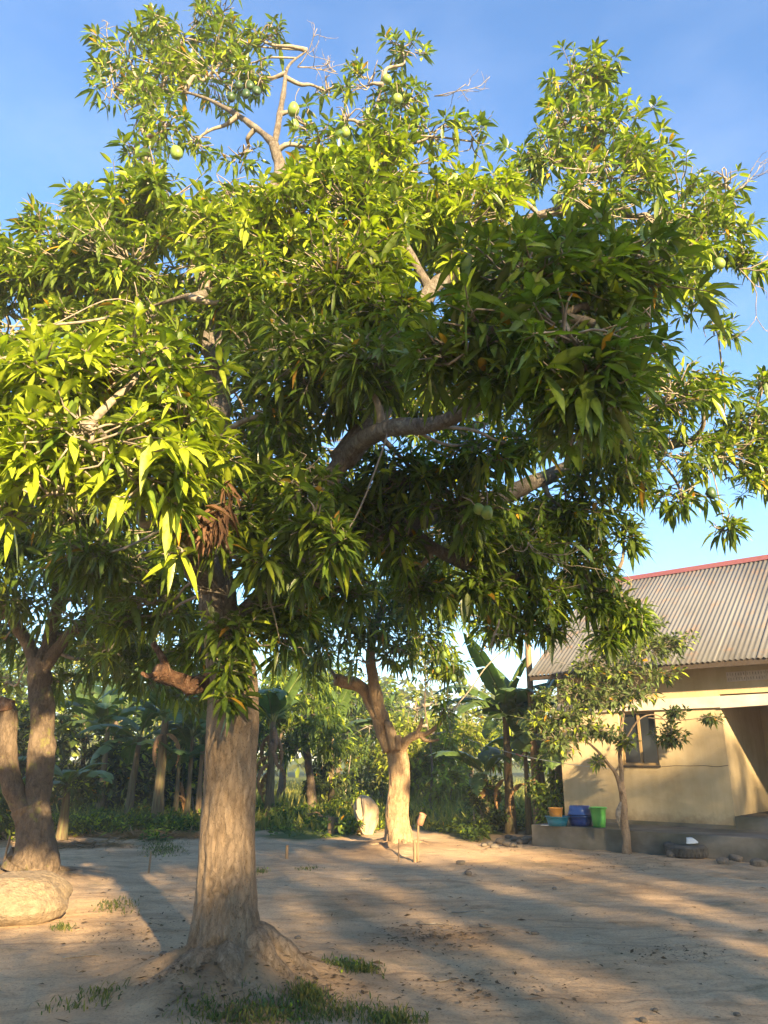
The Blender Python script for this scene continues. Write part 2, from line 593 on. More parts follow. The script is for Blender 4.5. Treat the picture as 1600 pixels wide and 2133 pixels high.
# ground
def ground_material():
    m, nt, b = new_mat('packed_earth')
    tc = N(nt, 'ShaderNodeTexCoord')
    n1 = N(nt, 'ShaderNodeTexNoise', Scale=0.55, Detail=7, Roughness=0.62, Distortion=0.4)
    nt.links.new(tc.outputs['Object'], n1.inputs['Vector'])
    r1 = ramp(nt, [(0.30, (0.355, 0.230, 0.126)), (0.44, (0.47, 0.318, 0.182)), (0.60, (0.545, 0.380, 0.228)), (0.75, (0.45, 0.300, 0.170))])
    nt.links.new(n1.outputs['Fac'], r1.inputs['Fac'])
    # streaky wear
    mp = N(nt, 'ShaderNodeMapping')
    mp.inputs['Scale'].default_value = (0.7, 2.6, 1)
    mp.inputs['Rotation'].default_value = (0, 0, 0.25)
    nt.links.new(tc.outputs['Object'], mp.inputs['Vector'])
    n2 = N(nt, 'ShaderNodeTexNoise', Scale=1.6, Detail=8, Roughness=0.7, Distortion=1.0)
    nt.links.new(mp.outputs['Vector'], n2.inputs['Vector'])
    r2 = ramp(nt, [(0.34, (0.62, 0.60, 0.58)), (0.5, (1, 1, 1)), (0.68, (1.16, 1.14, 1.12))])
    nt.links.new(n2.outputs['Fac'], r2.inputs['Fac'])
    m1 = N(nt, 'ShaderNodeMixRGB', blend_type='MULTIPLY')
    m1.inputs['Fac'].default_value = 0.85
    nt.links.new(r1.outputs['Color'], m1.inputs['Color1'])
    nt.links.new(r2.outputs['Color'], m1.inputs['Color2'])
    # grit
    n3 = N(nt, 'ShaderNodeTexNoise', Scale=42, Detail=5, Roughness=0.75)
    nt.links.new(tc.outputs['Object'], n3.inputs['Vector'])
    r3 = ramp(nt, [(0.34, (0.38, 0.36, 0.34)), (0.46, (1, 1, 1)), (0.7, (1.2, 1.18, 1.15))])
    nt.links.new(n3.outputs['Fac'], r3.inputs['Fac'])
    m2 = N(nt, 'ShaderNodeMixRGB', blend_type='MULTIPLY')
    m2.inputs['Fac'].default_value = 0.7
    nt.links.new(m1.outputs['Color'], m2.inputs['Color1'])
    nt.links.new(r3.outputs['Color'], m2.inputs['Color2'])
    # moss / thin turf patches
    n4 = N(nt, 'ShaderNodeTexNoise', Scale=0.8, Detail=8, Roughness=0.75)
    mp4 = N(nt, 'ShaderNodeMapping')
    mp4.inputs['Location'].default_value = (4.1, 2.2, 0)
    nt.links.new(tc.outputs['Object'], mp4.inputs['Vector'])
    nt.links.new(mp4.outputs['Vector'], n4.inputs['Vector'])
    r4 = ramp(nt, [(0.55, (0, 0, 0)), (0.66, (0.55, 0.55, 0.55))])
    nt.links.new(n4.outputs['Fac'], r4.inputs['Fac'])
    m4 = N(nt, 'ShaderNodeMixRGB')
    m4.inputs['Color2'].default_value = (0.15, 0.135, 0.07, 1)
    nt.links.new(r4.outputs['Color'], m4.inputs['Fac'])
    nt.links.new(m2.outputs['Color'], m4.inputs['Color1'])
    # beyond the yard: field soil and turf (vertex weight)
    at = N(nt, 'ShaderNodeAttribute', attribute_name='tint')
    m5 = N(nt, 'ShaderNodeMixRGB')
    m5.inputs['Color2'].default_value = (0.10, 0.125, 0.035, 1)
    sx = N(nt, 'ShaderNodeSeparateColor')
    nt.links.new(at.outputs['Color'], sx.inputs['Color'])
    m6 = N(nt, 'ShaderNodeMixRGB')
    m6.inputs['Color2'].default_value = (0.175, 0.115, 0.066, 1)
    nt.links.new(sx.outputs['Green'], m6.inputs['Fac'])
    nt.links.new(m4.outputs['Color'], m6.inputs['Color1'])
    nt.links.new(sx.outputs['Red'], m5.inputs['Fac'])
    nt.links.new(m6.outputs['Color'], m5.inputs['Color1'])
    nt.links.new(m5.outputs['Color'], b.inputs['Base Color'])
    b.inputs['Roughness'].default_value = 0.95
    b.inputs['Specular IOR Level'].default_value = 0.15
    ad = N(nt, 'ShaderNodeMath', operation='MULTIPLY_ADD')
    ad.inputs[1].default_value = 0.35
    nt.links.new(n3.outputs['Fac'], ad.inputs[0])
    nt.links.new(n2.outputs['Fac'], ad.inputs[2])
    bp = N(nt, 'ShaderNodeBump', Strength=0.8, Distance=0.06)
    nt.links.new(ad.outputs['Value'], bp.inputs['Height'])
    nt.links.new(bp.outputs['Normal'], b.inputs['Normal'])
    return m


M['ground'] = ground_material()

# ------------------------------------------------------------------ ground sheet
def yard_weight(x, y):
    """1 where the swept yard has given way to field"""
    edge = 19.0 + 1.2 * np.sin(x * 0.6) + 0.9 * np.sin(x * 1.7 + 1) + np.where(x < -3.2, -1.2 * np.clip((-3.2 - x) / 2, 0, 2), 0) + np.where(x > 0.9, -1.2, 0)
    n = vnoise(np.stack([x * 1.1, y * 1.1, np.zeros_like(x)], -1)) - 0.5
    return np.clip((y + n * 2.2 - edge) / 1.1, 0, 1)


gx = np.concatenate([[-600, -250, -120, -70, -45, -32], np.linspace(-24, -9, 20), np.linspace(-8.8, 9.8, 200), np.linspace(10, 24, 20), [32, 45, 70, 120, 250, 600]])
gy = np.concatenate([[-400, -150, -70, -40, -28, -20, -12, -6, -2, 0, 1.5], np.linspace(2.5, 13, 170), np.linspace(13.1, 26, 110), np.linspace(27, 60, 24), [75, 100, 150, 250, 450, 900]])
XX, YY = np.meshgrid(gx, gy, indexing='ij')
ZZ = gh(XX, YY)
nearm = (np.abs(XX) < 10) & (YY > 2) & (YY < 26)
clod = (fbm(np.stack([XX * 5, YY * 5, XX * 0], -1), 4) - 0.46) * 0.06 + (vnoise(np.stack([XX * 14, YY * 14, XX * 0 + 5], -1)) - 0.5) * 0.012
ZZ = ZZ + np.where(nearm, clod, 0)
gi = np.arange(XX.size).reshape(XX.shape)
gq = np.stack([gi[:-1, :-1], gi[1:, :-1], gi[1:, 1:], gi[:-1, 1:]], -1).reshape(-1, 4)
gw = yard_weight(XX, YY).reshape(-1, 1).repeat(3, 1)
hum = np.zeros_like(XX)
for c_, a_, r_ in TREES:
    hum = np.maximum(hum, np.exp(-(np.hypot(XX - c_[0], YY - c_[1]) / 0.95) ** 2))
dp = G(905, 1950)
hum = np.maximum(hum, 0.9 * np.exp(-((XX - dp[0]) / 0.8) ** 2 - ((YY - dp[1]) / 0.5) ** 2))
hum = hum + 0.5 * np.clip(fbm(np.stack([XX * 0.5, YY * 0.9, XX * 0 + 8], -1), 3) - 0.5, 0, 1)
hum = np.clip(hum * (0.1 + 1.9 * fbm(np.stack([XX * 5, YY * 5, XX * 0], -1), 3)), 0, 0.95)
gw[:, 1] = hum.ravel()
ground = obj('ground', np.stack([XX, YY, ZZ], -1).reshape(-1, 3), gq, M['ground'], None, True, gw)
tag(ground, 'brown packed earth yard running back to a green field', 'ground', kind='structure')

# ------------------------------------------------------------------ leaves
UP = np.array((0, 0, 1.0))
HI_S = np.array((0.0, 0.10, 0.25, 0.42, 0.60, 0.78, 0.91))
HI_W = np.array((0.10, 0.45, 0.86, 1.0, 0.90, 0.58, 0.26))
MD_S = np.array((0.0, 0.27, 0.64))
MD_W = np.array((0.14, 0.92, 0.80))
LO_S = np.array((0.0, 0.42))
LO_W = np.array((0.12, 1.0))


def leaf_geo(base, d0, L, W, droop, roll, colr, S, Wd, fold=0.25, rib=1.35, wave=None):
    n = len(base)
    k = len(S)
    hz = d0 * np.array((1, 1, 0))
    hl = np.linalg.norm(hz, axis=1)
    bad = hl < 0.12
    if bad.any():
        a = RNG.random(bad.sum()) * 6.283
        hz[bad] = np.stack([np.cos(a), np.sin(a), 0 * a], -1)
    hz = norm(hz)
    side = norm(np.cross(hz, UP))
    s_all = np.append(S, 1.0)
    p = base[:, None, :] + L[:, None, None] * (d0[:, None, :] * s_all[None, :, None] - UP * (droop[:, None] * s_all[None, :] ** 2)[:, :, None])
    t = norm(d0[:, None, :] - 2 * UP * (droop[:, None] * s_all[None, :])[:, :, None])
    nn = norm(np.cross(np.repeat(side[:, None, :], k + 1, 1), t))
    sd = np.cross(t, nn)
    sd = norm(sd)
    c, s = np.cos(roll)[:, None, None], np.sin(roll)[:, None, None]
    sd, nn = sd * c + nn * s, nn * c - sd * s
    w = (W[:, None] * 0.5 * Wd[None, :])[:, :, None]
    off = nn[:, :k] * w * fold
    lft = p[:, :k] - sd[:, :k] * w + off
    rgt = p[:, :k] + sd[:, :k] * w + off
    if wave is not None:
        wv = (np.sin(S[None, :] * 17 + wave[:, None])[:, :, None] * w * 0.18) * nn[:, :k]
        lft = lft + wv
        rgt = rgt - wv
    m = 3 * k + 1
    V = np.empty((n, m, 3))
    V[:, 0:3 * k:3] = lft
    V[:, 1:3 * k:3] = p[:, :k]
    V[:, 2:3 * k:3] = rgt
    V[:, 3 * k] = p[:, k]
    quads = []
    for i in range(k - 1):
        a = 3 * i
        quads += [(a, a + 1, a + 4, a + 3), (a + 1, a + 2, a + 5, a + 4)]
    a = 3 * (k - 1)
    tris = [(a, a + 1, 3 * k), (a + 1, a + 2, 3 * k)]
    o = (np.arange(n) * m)[:, None, None]
    Q = (np.array(quads)[None] + o).reshape(-1, 4)
    T = (np.array(tris)[None] + o).reshape(-1, 3)
    C = np.repeat(colr[:, None, :], m, 1)
    C[:, 1:3 * k:3] *= rib
    return V.reshape(-1, 3), Q, T, C.reshape(-1, 3)


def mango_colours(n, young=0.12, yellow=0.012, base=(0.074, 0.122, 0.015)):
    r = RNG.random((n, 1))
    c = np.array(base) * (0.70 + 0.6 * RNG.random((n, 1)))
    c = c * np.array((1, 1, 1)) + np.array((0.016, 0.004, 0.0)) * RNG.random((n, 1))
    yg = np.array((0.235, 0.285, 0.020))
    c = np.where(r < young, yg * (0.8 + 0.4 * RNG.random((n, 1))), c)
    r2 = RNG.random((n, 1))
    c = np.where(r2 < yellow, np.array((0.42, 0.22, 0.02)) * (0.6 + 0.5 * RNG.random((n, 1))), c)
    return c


def rosettes_to_leaves(R, A, k_lo, k_hi, L0, droop, spread=(0.5, 1.9)):
    """R tips, A axes -> leaf bases, directions, lengths, droops"""
    M_ = len(R)
    cnt = RNG.integers(k_lo, k_hi + 1, M_)
    idx = np.repeat(np.arange(M_), cnt)
    n = len(idx)
    order = np.concatenate([np.arange(c) for c in cnt]) if n else np.zeros(0)
    frac = order / np.maximum(cnt[idx] - 1, 1)
    A = norm(A)
    ref = np.where(np.abs(A[:, 2:3]) > 0.9, np.array((1.0, 0, 0)), UP)
    u = norm(np.cross(A, ref))
    v = np.cross(A, u)
    az = order * 2.39996 + RNG.random(M_)[idx] * 6.28 + RNG.normal(0, 0.25, n)
    wide = RNG.uniform(0.65, 1.12, M_)[idx]
    phi = spread[0] + (spread[1] * wide - spread[0]) * frac + RNG.normal(0, 0.24, n)
    d = A[idx] * np.cos(phi)[:, None] + (u[idx] * np.cos(az)[:, None] + v[idx] * np.sin(az)[:, None]) * np.sin(phi)[:, None]
    d = norm(d)
    b = R[idx] - A[idx] * (frac * 0.09 + RNG.random(n) * 0.02)[:, None] + d * 0.015
    L = L0[idx] * (0.68 + 0.42 * np.sin(np.clip(frac * 1.5 + 0.25, 0, 1.57))) * (0.82 + 0.36 * RNG.random(n))
    dr = droop[idx] * (0.5 + 0.9 * RNG.random(n))
    return idx, b, d, L, dr


def lobe_points(c, rad, dens, fill=0.25):
    """rosette tips in an uneven ellipsoid: most near its skin"""
    a, b, h = rad
    p_ = 1.6
    area = 4 * math.pi * (((a * b) ** p_ + (a * h) ** p_ + (b * h) ** p_) / 3) ** (1 / p_)
    n = max(4, int(area * dens))
    d = norm(RNG.normal(size=(n, 3)))
    rr = np.where(RNG.random(n) < fill, 0.25 + 0.5 * RNG.random(n), 0.72 + 0.33 * RNG.random(n))
    bump = 0.55 + 0.95 * vnoise(d * 2.1 + c * 1.7)
    p = c + d * np.array(rad) * (rr * bump)[:, None]
    keep = vnoise(p * 2.3 + 11) > 0.30
    low = d[:, 2] < -0.75
    keep &= ~(low & (RNG.random(n) < 0.45))
    return p[keep], d[keep]


def crown_from_lobes(lobes, dens, L0, k=(8, 13), droop=0.45, upbias=0.35):
    Rs, As, Ls, Ds, Cs = [], [], [], [], []
    for lb in lobes:
        c, rad = lb['c'], lb['r']
        p, d = lobe_points(c, rad, dens * lb.get('dens', 1.0), lb.get('fill', 0.25))
        Rs.append(p)
        As.append(norm(d + UP * upbias + RNG.normal(0, 0.25, d.shape)))
        Ls.append(np.full(len(p), L0 * lb.get('L', 1.0)))
        Ds.append(np.full(len(p), droop * lb.get('droop', 1.0)))
        Cs.append(np.repeat(c[None], len(p), 0))
    R, A, L, D, C = map(np.concatenate, (Rs, As, Ls, Ds, Cs))
    return R, A, L, D, C


def twig_geo(R, A, C, g, r0=0.0035, r1=0.006):
    """three-sided twigs from the lobe's inner wood out to each rosette"""
    n = len(R)
    s = C + (R - C) * (0.25 + 0.3 * RNG.random((n, 1)))
    m = (s + R) / 2 + RNG.normal(0, 0.03, (n, 3)) - A * 0.03
    pts = np.stack([s, m, R], 1)
    t = norm(R - s)
    ref = np.where(np.abs(t[:, 2:3]) > 0.9, np.array((1.0, 0, 0)), UP)
    u = norm(np.cross(t, ref))
    v = np.cross(t, u)
    rad = np.array((r1, (r0 + r1) / 2, r0))
    th = np.arange(3) * 2.0944
    ring = u[:, None, None, :] * np.cos(th)[None, None, :, None] + v[:, None, None, :] * np.sin(th)[None, None, :, None]
    V = pts[:, :, None, :] + ring * rad[None, :, None, None]
    q = []
    for i in range(2):
        for j in range(3):
            q.append((3 * i + j, 3 * i + (j + 1) % 3, 3 * i + 3 + (j + 1) % 3, 3 * i + 3 + j))
    Q = (np.array(q)[None] + (np.arange(n) * 9)[:, None, None]).reshape(-1, 4)
    g.add(V.reshape(-1, 3), Q)


def lob(px, py, Y, rx, ry, rz=None, **kw):
    c = P(px, py, Y)
    s = fdepth(c) / FPX
    a, h = rx * s, ry * s
    return dict(c=c, r=(a, rz if rz else max(0.25, (a + h) * 0.5), h), **kw)


def make_limb(name, pts, r0, r1, mat, parent, sides=14, n=None, jit=0.34, seed=0, pw=1.0):
    pts = np.asarray(pts, float)
    ln = np.linalg.norm(np.diff(pts, axis=0), axis=1).sum()
    n = n or max(8, int(ln / 0.07))
    p = catmull(pts, n)
    p = p + (fbm(np.stack([p[:, 0] * 3, p[:, 1] * 3, p[:, 2] * 3], -1) + seed, 2)[:, None] - 0.37) * 0.05 * min(1.0, r0 / 0.1) * np.array((1, -0.5, 0.4))
    s = np.linspace(0, 1, n)
    r = r0 + (r1 - r0) * s ** pw
    g = Geo().tube(p, r, sides, jit, seed)
    g.build(name, mat, parent)
    return p


def connect(lobes, skeleton, g, r=0.022):
    """secondary branches from the nearest limb point into each lobe"""
    for i, lb in enumerate(lobes):
        c = lb['c']
        d = np.linalg.norm(skeleton - c, axis=1) + 0.1 * np.maximum(0, skeleton[:, 2] - c[2]) + 0.2 * np.maximum(0, c[2] - skeleton[:, 2])
        q = skeleton[np.argmin(d)]
        dl = np.linalg.norm(c - q)
        m1 = q * 0.66 + c * 0.34 + RNG.normal(0, 0.07, 3) * min(1, dl)
        m2 = q * 0.33 + c * 0.67 + RNG.normal(0, 0.07, 3) * min(1, dl) - UP * 0.04 * min(1, dl)
        pts = catmull([q, m1, m2, c], 12)
        fat = r * (1.3 if np.linalg.norm(c - q) < 0.9 else 0.5)
        if c[2] < q[2] - 0.55 and dl > 0.7:
            fat *= 0.5
            pts = catmull([q, q * 0.6 + c * 0.4 + np.array((0.10, -0.05, 0.16)), q * 0.2 + c * 0.8 + np.array((0.08, 0.05, 0.10)), c], 12)
        g.tube(pts, np.linspace(fat, min(fat, r * 0.45), 12), 6, 0.2, i)
        a, b, h = lb['r']
        for k in range(7):
            d = norm(RNG.normal(size=3) + np.array((0, 0, 0.25)))
            e = c + d * np.array((a, b, h)) * 0.8
            o = c + RNG.normal(0, 0.03, 3)
            mm = (o + e) / 2 + RNG.normal(0, 0.05, 3)
            g.tube(catmull([o, mm, e], 6), np.linspace(r * 0.42, 0.004, 6), 4)


def build_crown(tree, R, A, L, D, mat, S, Wd, k, young=0.12, yellow=0.012, base=(0.074, 0.122, 0.015), wr=(0.20, 0.26), name='crown', fold=0.25, spread=(0.5, 1.9)):
    idx, b, d, Ln, dr = rosettes_to_leaves(R, A, k[0], k[1], L, D, spread)
    W = Ln * (wr[0] + (wr[1] - wr[0]) * RNG.random(len(Ln)))
    roll = RNG.normal(0, 0.45, len(Ln))
    col = mango_colours(len(Ln), young, yellow, base)
    V, Q, T, C = leaf_geo(b, d, Ln, W, dr, roll, col, S, Wd, fold)
    o = obj(name, V, [Q, T], mat, tree, True, C)
    o['kind'] = 'stuff'
    return o


def trunk_part(name, pts, rad, mat, parent, sides=64, rings=120, flare=None, bark=0.011, lump=0.035, seed=0, scars=()):
    p = catmull(pts, rings)
    s = np.linspace(0, 1, rings)
    r = np.interp(s, np.linspace(0, 1, len(rad)), rad)
    ker = np.array((1, 4, 6, 4, 1)) / 16.0
    r = np.convolve(np.pad(r, 2, mode='edge'), ker, 'valid')
    t, n, b = frames(p)
    th = np.arange(sides) * 2 * math.pi / sides
    dirs = n[:, None, :] * np.cos(th)[None, :, None] + b[:, None, :] * np.sin(th)[None, :, None]
    q = p[:, None, :] + dirs * r[:, None, None]
    rr = np.repeat(r[:, None], sides, 1)
    rr = rr + (fbm(q * np.array((3, 3, 1.6)) + seed, 3) - 0.44) * 2 * lump
    fis = fbm(q * np.array((34, 34, 7)) + seed, 3)
    rr = rr - np.clip(0.46 - fis, 0, 1) * bark * 8 + (fis - 0.44) * bark
    if flare:
        lobes, amp, hgt = flare
        z = (p[:, 2] - p[0, 2])
        fz = np.exp(-(z / hgt) ** 1.4)
        a = np.zeros(sides)
        for ang, wdt, am in lobes:
            dd = np.angle(np.exp(1j * (th - ang)))
            a = np.maximum(a, am * np.exp(-(dd / wdt) ** 2))
        rr = rr + amp * fz[:, None] * (0.35 + a[None, :])
    for cx, cy, cz, rs, am in scars:
        dist = np.linalg.norm(q - np.array((cx, cy, cz)), axis=2)
        rr = rr + am * np.exp(-((dist - rs) / (rs * 0.35)) ** 2) - am * 0.8 * np.exp(-(dist / (rs * 0.6)) ** 2)
    v = (p[:, None, :] + dirs * rr[:, :, None]).reshape(-1, 3)
    k = np.arange(rings - 1)[:, None] * sides
    j = np.arange(sides)[None, :]
    j2 = (j + 1) % sides
    qd = np.stack([k + j, k + j2, k + sides + j2, k + sides + j], -1).reshape(-1, 4)
    m = len(v)
    v = np.vstack([v, p[-1] + t[-1] * 0.02])
    e = (rings - 1) * sides
    tri = np.stack([np.full(sides, m), e + np.arange(sides), e + (np.arange(sides) + 1) % sides], -1)
    return obj(name, v, [qd, tri], mat, parent)


def root_part(parent, c, ang, length, r0, mat, seed=0, wig=0.25):
    n = 30
    s = np.linspace(0, 1, n)
    a = ang + wig * np.sin(s * 3.3 + seed) * s
    rr = 0.03 + (length + 0.17) * s
    x = c[0] + np.cos(a) * rr
    y = c[1] + np.sin(a) * rr
    r = r0 * (1 - s) ** 0.7 + 0.012
    z = gh(x, y)
    z = np.convolve(np.pad(z, 4, mode='edge'), np.ones(9) / 9, 'valid') - r * 0.55 + 0.03 * np.exp(-s * 4) - 0.03 * s ** 3
    g = Geo().tube(np.stack([x, y, z], -1), r, 12, 0.35, seed)
    return g.build('root', mat, parent)


def mango_fruit(parent, p, rx=0.045, rz=0.062, stalk=0.16, tilt=0.0, col='mango'):
    g = np.linspace(0, math.pi, 13)
    pr = np.stack([rx * np.sin(g) * (1 + 0.10 * np.cos(g)), -rz * np.cos(g)], -1)
    v, q = lathe(pr, 18)
    v[:, 0] *= 0.93
    v[:, 0] += 0.010 * (v[:, 2] / rz) ** 2
    o = obj('mango', v, q, M[col], parent, loc=p)
    o.rotation_euler = (tilt, tilt * 0.6, p[0] * 9)
    st = catmull([(0, 0, rz * 0.95), (0.008, 0.004, rz + stalk * 0.5), (-0.015, 0.012, rz + stalk)], 8)
    s = Geo().tube(st, np.linspace(0.0035, 0.005, 8), 5)
    s.build('stalk', M['twig'], o)
    return o


M['mango_dark'] = noise_mat('dark_green_mango_skin', [(0.3, (0.025, 0.05, 0.02)), (0.55, (0.04, 0.075, 0.025)), (0.75, (0.07, 0.11, 0.035))], scale=9, rough=0.4, bump=0.05, spec=0.4)
M['mango'] = noise_mat('green_mango_skin', [(0.3, (0.11, 0.18, 0.035)), (0.55, (0.18, 0.26, 0.05)), (0.75, (0.27, 0.31, 0.06))], scale=9, rough=0.45, bump=0.05, spec=0.4)


def bare_twigs(parent, start, direction, n, ln, name='bare_twig', r0=0.007):
    g = Geo()

    def grow(p, d, l, r, lvl):
        k = 5
        pts = [p]
        for i in range(k):
            d = norm(d + RNG.normal(0, 0.22, 3) + UP * 0.05)
            pts.append(pts[-1] + d * l / k)
        pts = np.array(pts)
        g.tube(pts, np.linspace(r, r * 0.6, k + 1), 5)
        if lvl < 2:
            for j in range(2 + (lvl == 0)):
                q = pts[RNG.integers(2, k + 1)]
                grow(q, norm(d + RNG.normal(0, 0.6, 3)), l * (0.35 + 0.3 * RNG.random()), r * 0.62, lvl + 1)
    for i in range(n):
        grow(np.asarray(start, float), norm(np.asarray(direction, float) + RNG.normal(0, 0.3, 3)), ln * (0.7 + 0.5 * RNG.random()), r0, 0)
    return g.build(name, M['twig'], parent)


# ------------------------------------------------------------------ the large mango tree
def main_tree():
    bz = ghz(*MAIN)
    tree = empty('mango_tree', (0, 0, 0), 'large mango tree with thick bare trunk and fruit, standing nearest in the yard', 'tree', 'mango trees')
    base = np.array((MAIN[0] - 0.02, MAIN[1], -0.25))
    tpts = [base, P(468, 1960, 6.45), P(470, 1850, 6.45), P(478, 1650, 6.45), P(486, 1450, 6.45), P(482, 1380, 6.45), P(470, 1300, 6.45)]
    trunk_part('trunk', tpts, [0.27, 0.245, 0.222, 0.205, 0.20, 0.205, 0.18], M['bark'], tree, sides=96, rings=190,
               flare=([(-2.0, 0.32, 1.0), (-0.9, 0.36, 1.0), (0.2, 0.4, 0.9), (1.6, 0.5, 0.8), (2.9, 0.35, 1.1), (-2.8, 0.3, 0.7)], 0.17, 0.36), bark=0.008, lump=0.030, seed=2,
               scars=[tuple(P(480, 1825, 6.24)) + (0.075, 0.016), tuple(P(455, 1985, 6.16)) + (0.12, 0.022), tuple(P(512, 1495, 6.25)) + (0.07, 0.035), tuple(P(440, 1840, 6.24)) + (0.05, 0.014), tuple(P(505, 1640, 6.24)) + (0.045, 0.010)])
    for k, (a, l, r) in enumerate([(-2.65, 0.50, 0.17), (-2.05, 0.34, 0.17), (-1.25, 0.30, 0.19), (-0.55, 0.40, 0.18), (0.12, 0.55, 0.15), (2.95, 0.6, 0.16), (1.9, 0.6, 0.16)]):
        root_part(tree, MAIN, a, l, r, M['bark'], seed=k * 1.9)
    top = P(475, 1335, 6.45)
    limb_mats = M['lichen']
    sk = []
    A = make_limb('limb', [top, P(452, 1225, 6.35), P(440, 1000, 6.5), P(455, 790, 6.6), P(440, 690, 6.7), P(500, 540, 6.9), P(580, 370, 7.1), P(572, 300, 7.1)], 0.165, 0.06, limb_mats, tree, seed=1)
    B = make_limb('limb', [top, P(590, 1180, 6.3), P(715, 960, 5.9), P(800, 895, 5.4), P(900, 885, 5.1), P(965, 855, 4.9), P(1060, 770, 4.6), P(1160, 660, 4.3)], 0.10, 0.028, limb_mats, tree, seed=2)
    D = make_limb('limb', [P(715, 960, 5.9), P(795, 850, 6.1), P(840, 720, 6.3), P(898, 605, 6.5), P(960, 560, 6.9), P(1080, 465, 7.2), P(1180, 420, 7.5), P(1240, 280, 7.7), P(1210, 170, 7.9)], 0.11, 0.02, limb_mats, tree, seed=3)
    D2 = make_limb('limb', [P(898, 605, 6.5), P(865, 545, 6.5), P(800, 420, 6.9), P(770, 280, 7.6), P(800, 170, 7.9)], 0.055, 0.008, limb_mats, tree, seed=4)
    Cc = make_limb('limb', [P(590, 1180, 6.3), P(820, 1090, 6.9), P(1030, 1040, 7.5), P(1170, 980, 7.9), P(1300, 950, 8.1), P(1410, 925, 8.2), P(1560, 900, 8.3)], 0.13, 0.03, limb_mats, tree, seed=5)
    E = make_limb('limb', [P(452, 1225, 6.35), P(400, 1170, 5.9), P(330, 1060, 5.2), P(250, 960, 4.7), P(190, 880, 4.4)], 0.12, 0.025, limb_mats, tree, seed=6)
    F = make_limb('limb', [P(452, 800, 6.6), P(330, 690, 6.95), P(200, 620, 7.2), P(60, 570, 7.2)], 0.045, 0.015, limb_mats, tree, seed=7)
    F2 = make_limb('limb', [P(455, 605, 6.5), P(400, 620, 5.9), P(385, 618, 5.85), P(310, 640, 6.1)], 0.05, 0.010, limb_mats, tree, seed=17)
    H = make_limb('limb', [P(820, 1090, 6.9), P(980, 1180, 7.3), P(1140, 1210, 7.9), P(1290, 1235, 8.4)], 0.07, 0.02, limb_mats, tree, seed=8)
    I = make_limb('limb', [P(572, 300, 7.1), P(530, 265, 7.3), P(470, 225, 7.6), P(400, 195, 7.8), P(300, 180, 7.9)], 0.045, 0.010, limb_mats, tree, seed=9)
    J = make_limb('limb', [P(572, 300, 7.1), P(590, 200, 7.5), P(600, 140, 7.8), P(640, 105, 8.0)], 0.042, 0.008, limb_mats, tree, seed=10)
    K = make_limb('limb', [P(1180, 420, 7.5), P(1320, 450, 7.6), P(1440, 450, 7.7), P(1540, 430, 7.8)], 0.05, 0.012, limb_mats, tree, seed=12)
    Lm = make_limb('limb', [P(440, 1000, 6.5), P(420, 600, 7.2), P(330, 400, 7.4), P(300, 280, 7.6)], 0.05, 0.012, limb_mats, tree, seed=13)
    # broken stub on the trunk's shady side
    sp = make_limb('broken_stub', [P(455, 1420, 6.45), P(400, 1425, 6.3), P(345, 1405, 6.2), P(328, 1400, 6.15)], 0.085, 0.055, M['stub'], tree, jit=1.2, seed=14, n=26)
    make_limb('broken_stub', [P(350, 1405, 6.2), P(340, 1375, 6.2), P(318, 1340, 6.2)], 0.055, 0.030, M['stub'], tree, jit=0.6, seed=15, n=14)
    make_limb('broken_stub', [P(335, 1400, 6.15), P(310, 1408, 6.1), P(295, 1402, 6.1)], 0.032, 0.020, M['stub'], tree, jit=0.6, seed=16, n=10)
    skel = np.concatenate([A, B, D, D2, Cc, E, F, F2, H, I, J, K, Lm])
    # fork knobs
    lobes = []

    def a(*args, **kw):
        lobes.append(lob(*args, **kw))
    # near bough on the sunny side
    for q in [(110, 800, 4.5, 150, 110), (290, 775, 4.6, 160, 100), (190, 920, 4.3, 200, 110), (370, 880, 4.6, 120, 110), (50, 950, 4.3, 110, 100), (300, 1000, 4.4, 110, 60), (120, 1020, 4.3, 110, 60), (-60, 860, 4.6, 110, 140), (20, 1060, 4.5, 60, 50), (430, 945, 4.8, 70, 60), (390, 1000, 4.6, 60, 40)]:
        a(*q, droop=0.9, dens=0.95, L=1.12)
    a(372, 1098, 4.7, 22, 28, rz=0.12)
    a(362, 1140, 4.65, 22, 22, rz=0.12)
    for q in [(20, 705, 5.4, 90, 60), (60, 590, 6.8, 120, 90), (170, 560, 6.7, 130, 100), (110, 500, 7.0, 100, 55), (-40, 560, 6.8, 90, 90), (-60, 680, 6.0, 90, 90), (270, 560, 6.4, 120, 90), (250, 460, 7.0, 100, 80), (340, 430, 6.8, 100, 90), (330, 690, 6.2, 110, 50), (430, 570, 6.2, 90, 60), (190, 680, 6.6, 110, 60), (180, 430, 7.2, 40, 60)]:
        a(*q)
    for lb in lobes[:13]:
        lb['young'] = 0.75  # more bright yellow-green leaves, painting the sunlit look of this bough
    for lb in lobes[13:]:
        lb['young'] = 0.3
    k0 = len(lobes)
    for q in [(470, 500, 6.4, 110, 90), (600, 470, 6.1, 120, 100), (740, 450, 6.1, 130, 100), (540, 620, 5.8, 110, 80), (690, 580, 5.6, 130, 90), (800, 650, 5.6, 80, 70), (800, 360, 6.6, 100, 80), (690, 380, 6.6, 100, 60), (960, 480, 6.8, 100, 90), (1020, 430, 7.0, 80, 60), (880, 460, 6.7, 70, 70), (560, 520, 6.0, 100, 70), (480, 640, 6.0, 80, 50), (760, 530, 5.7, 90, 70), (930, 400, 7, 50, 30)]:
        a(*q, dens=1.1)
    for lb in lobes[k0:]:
        lb['young'] = 0.5  # lit centre of the crown: sunlight put into the leaf colour
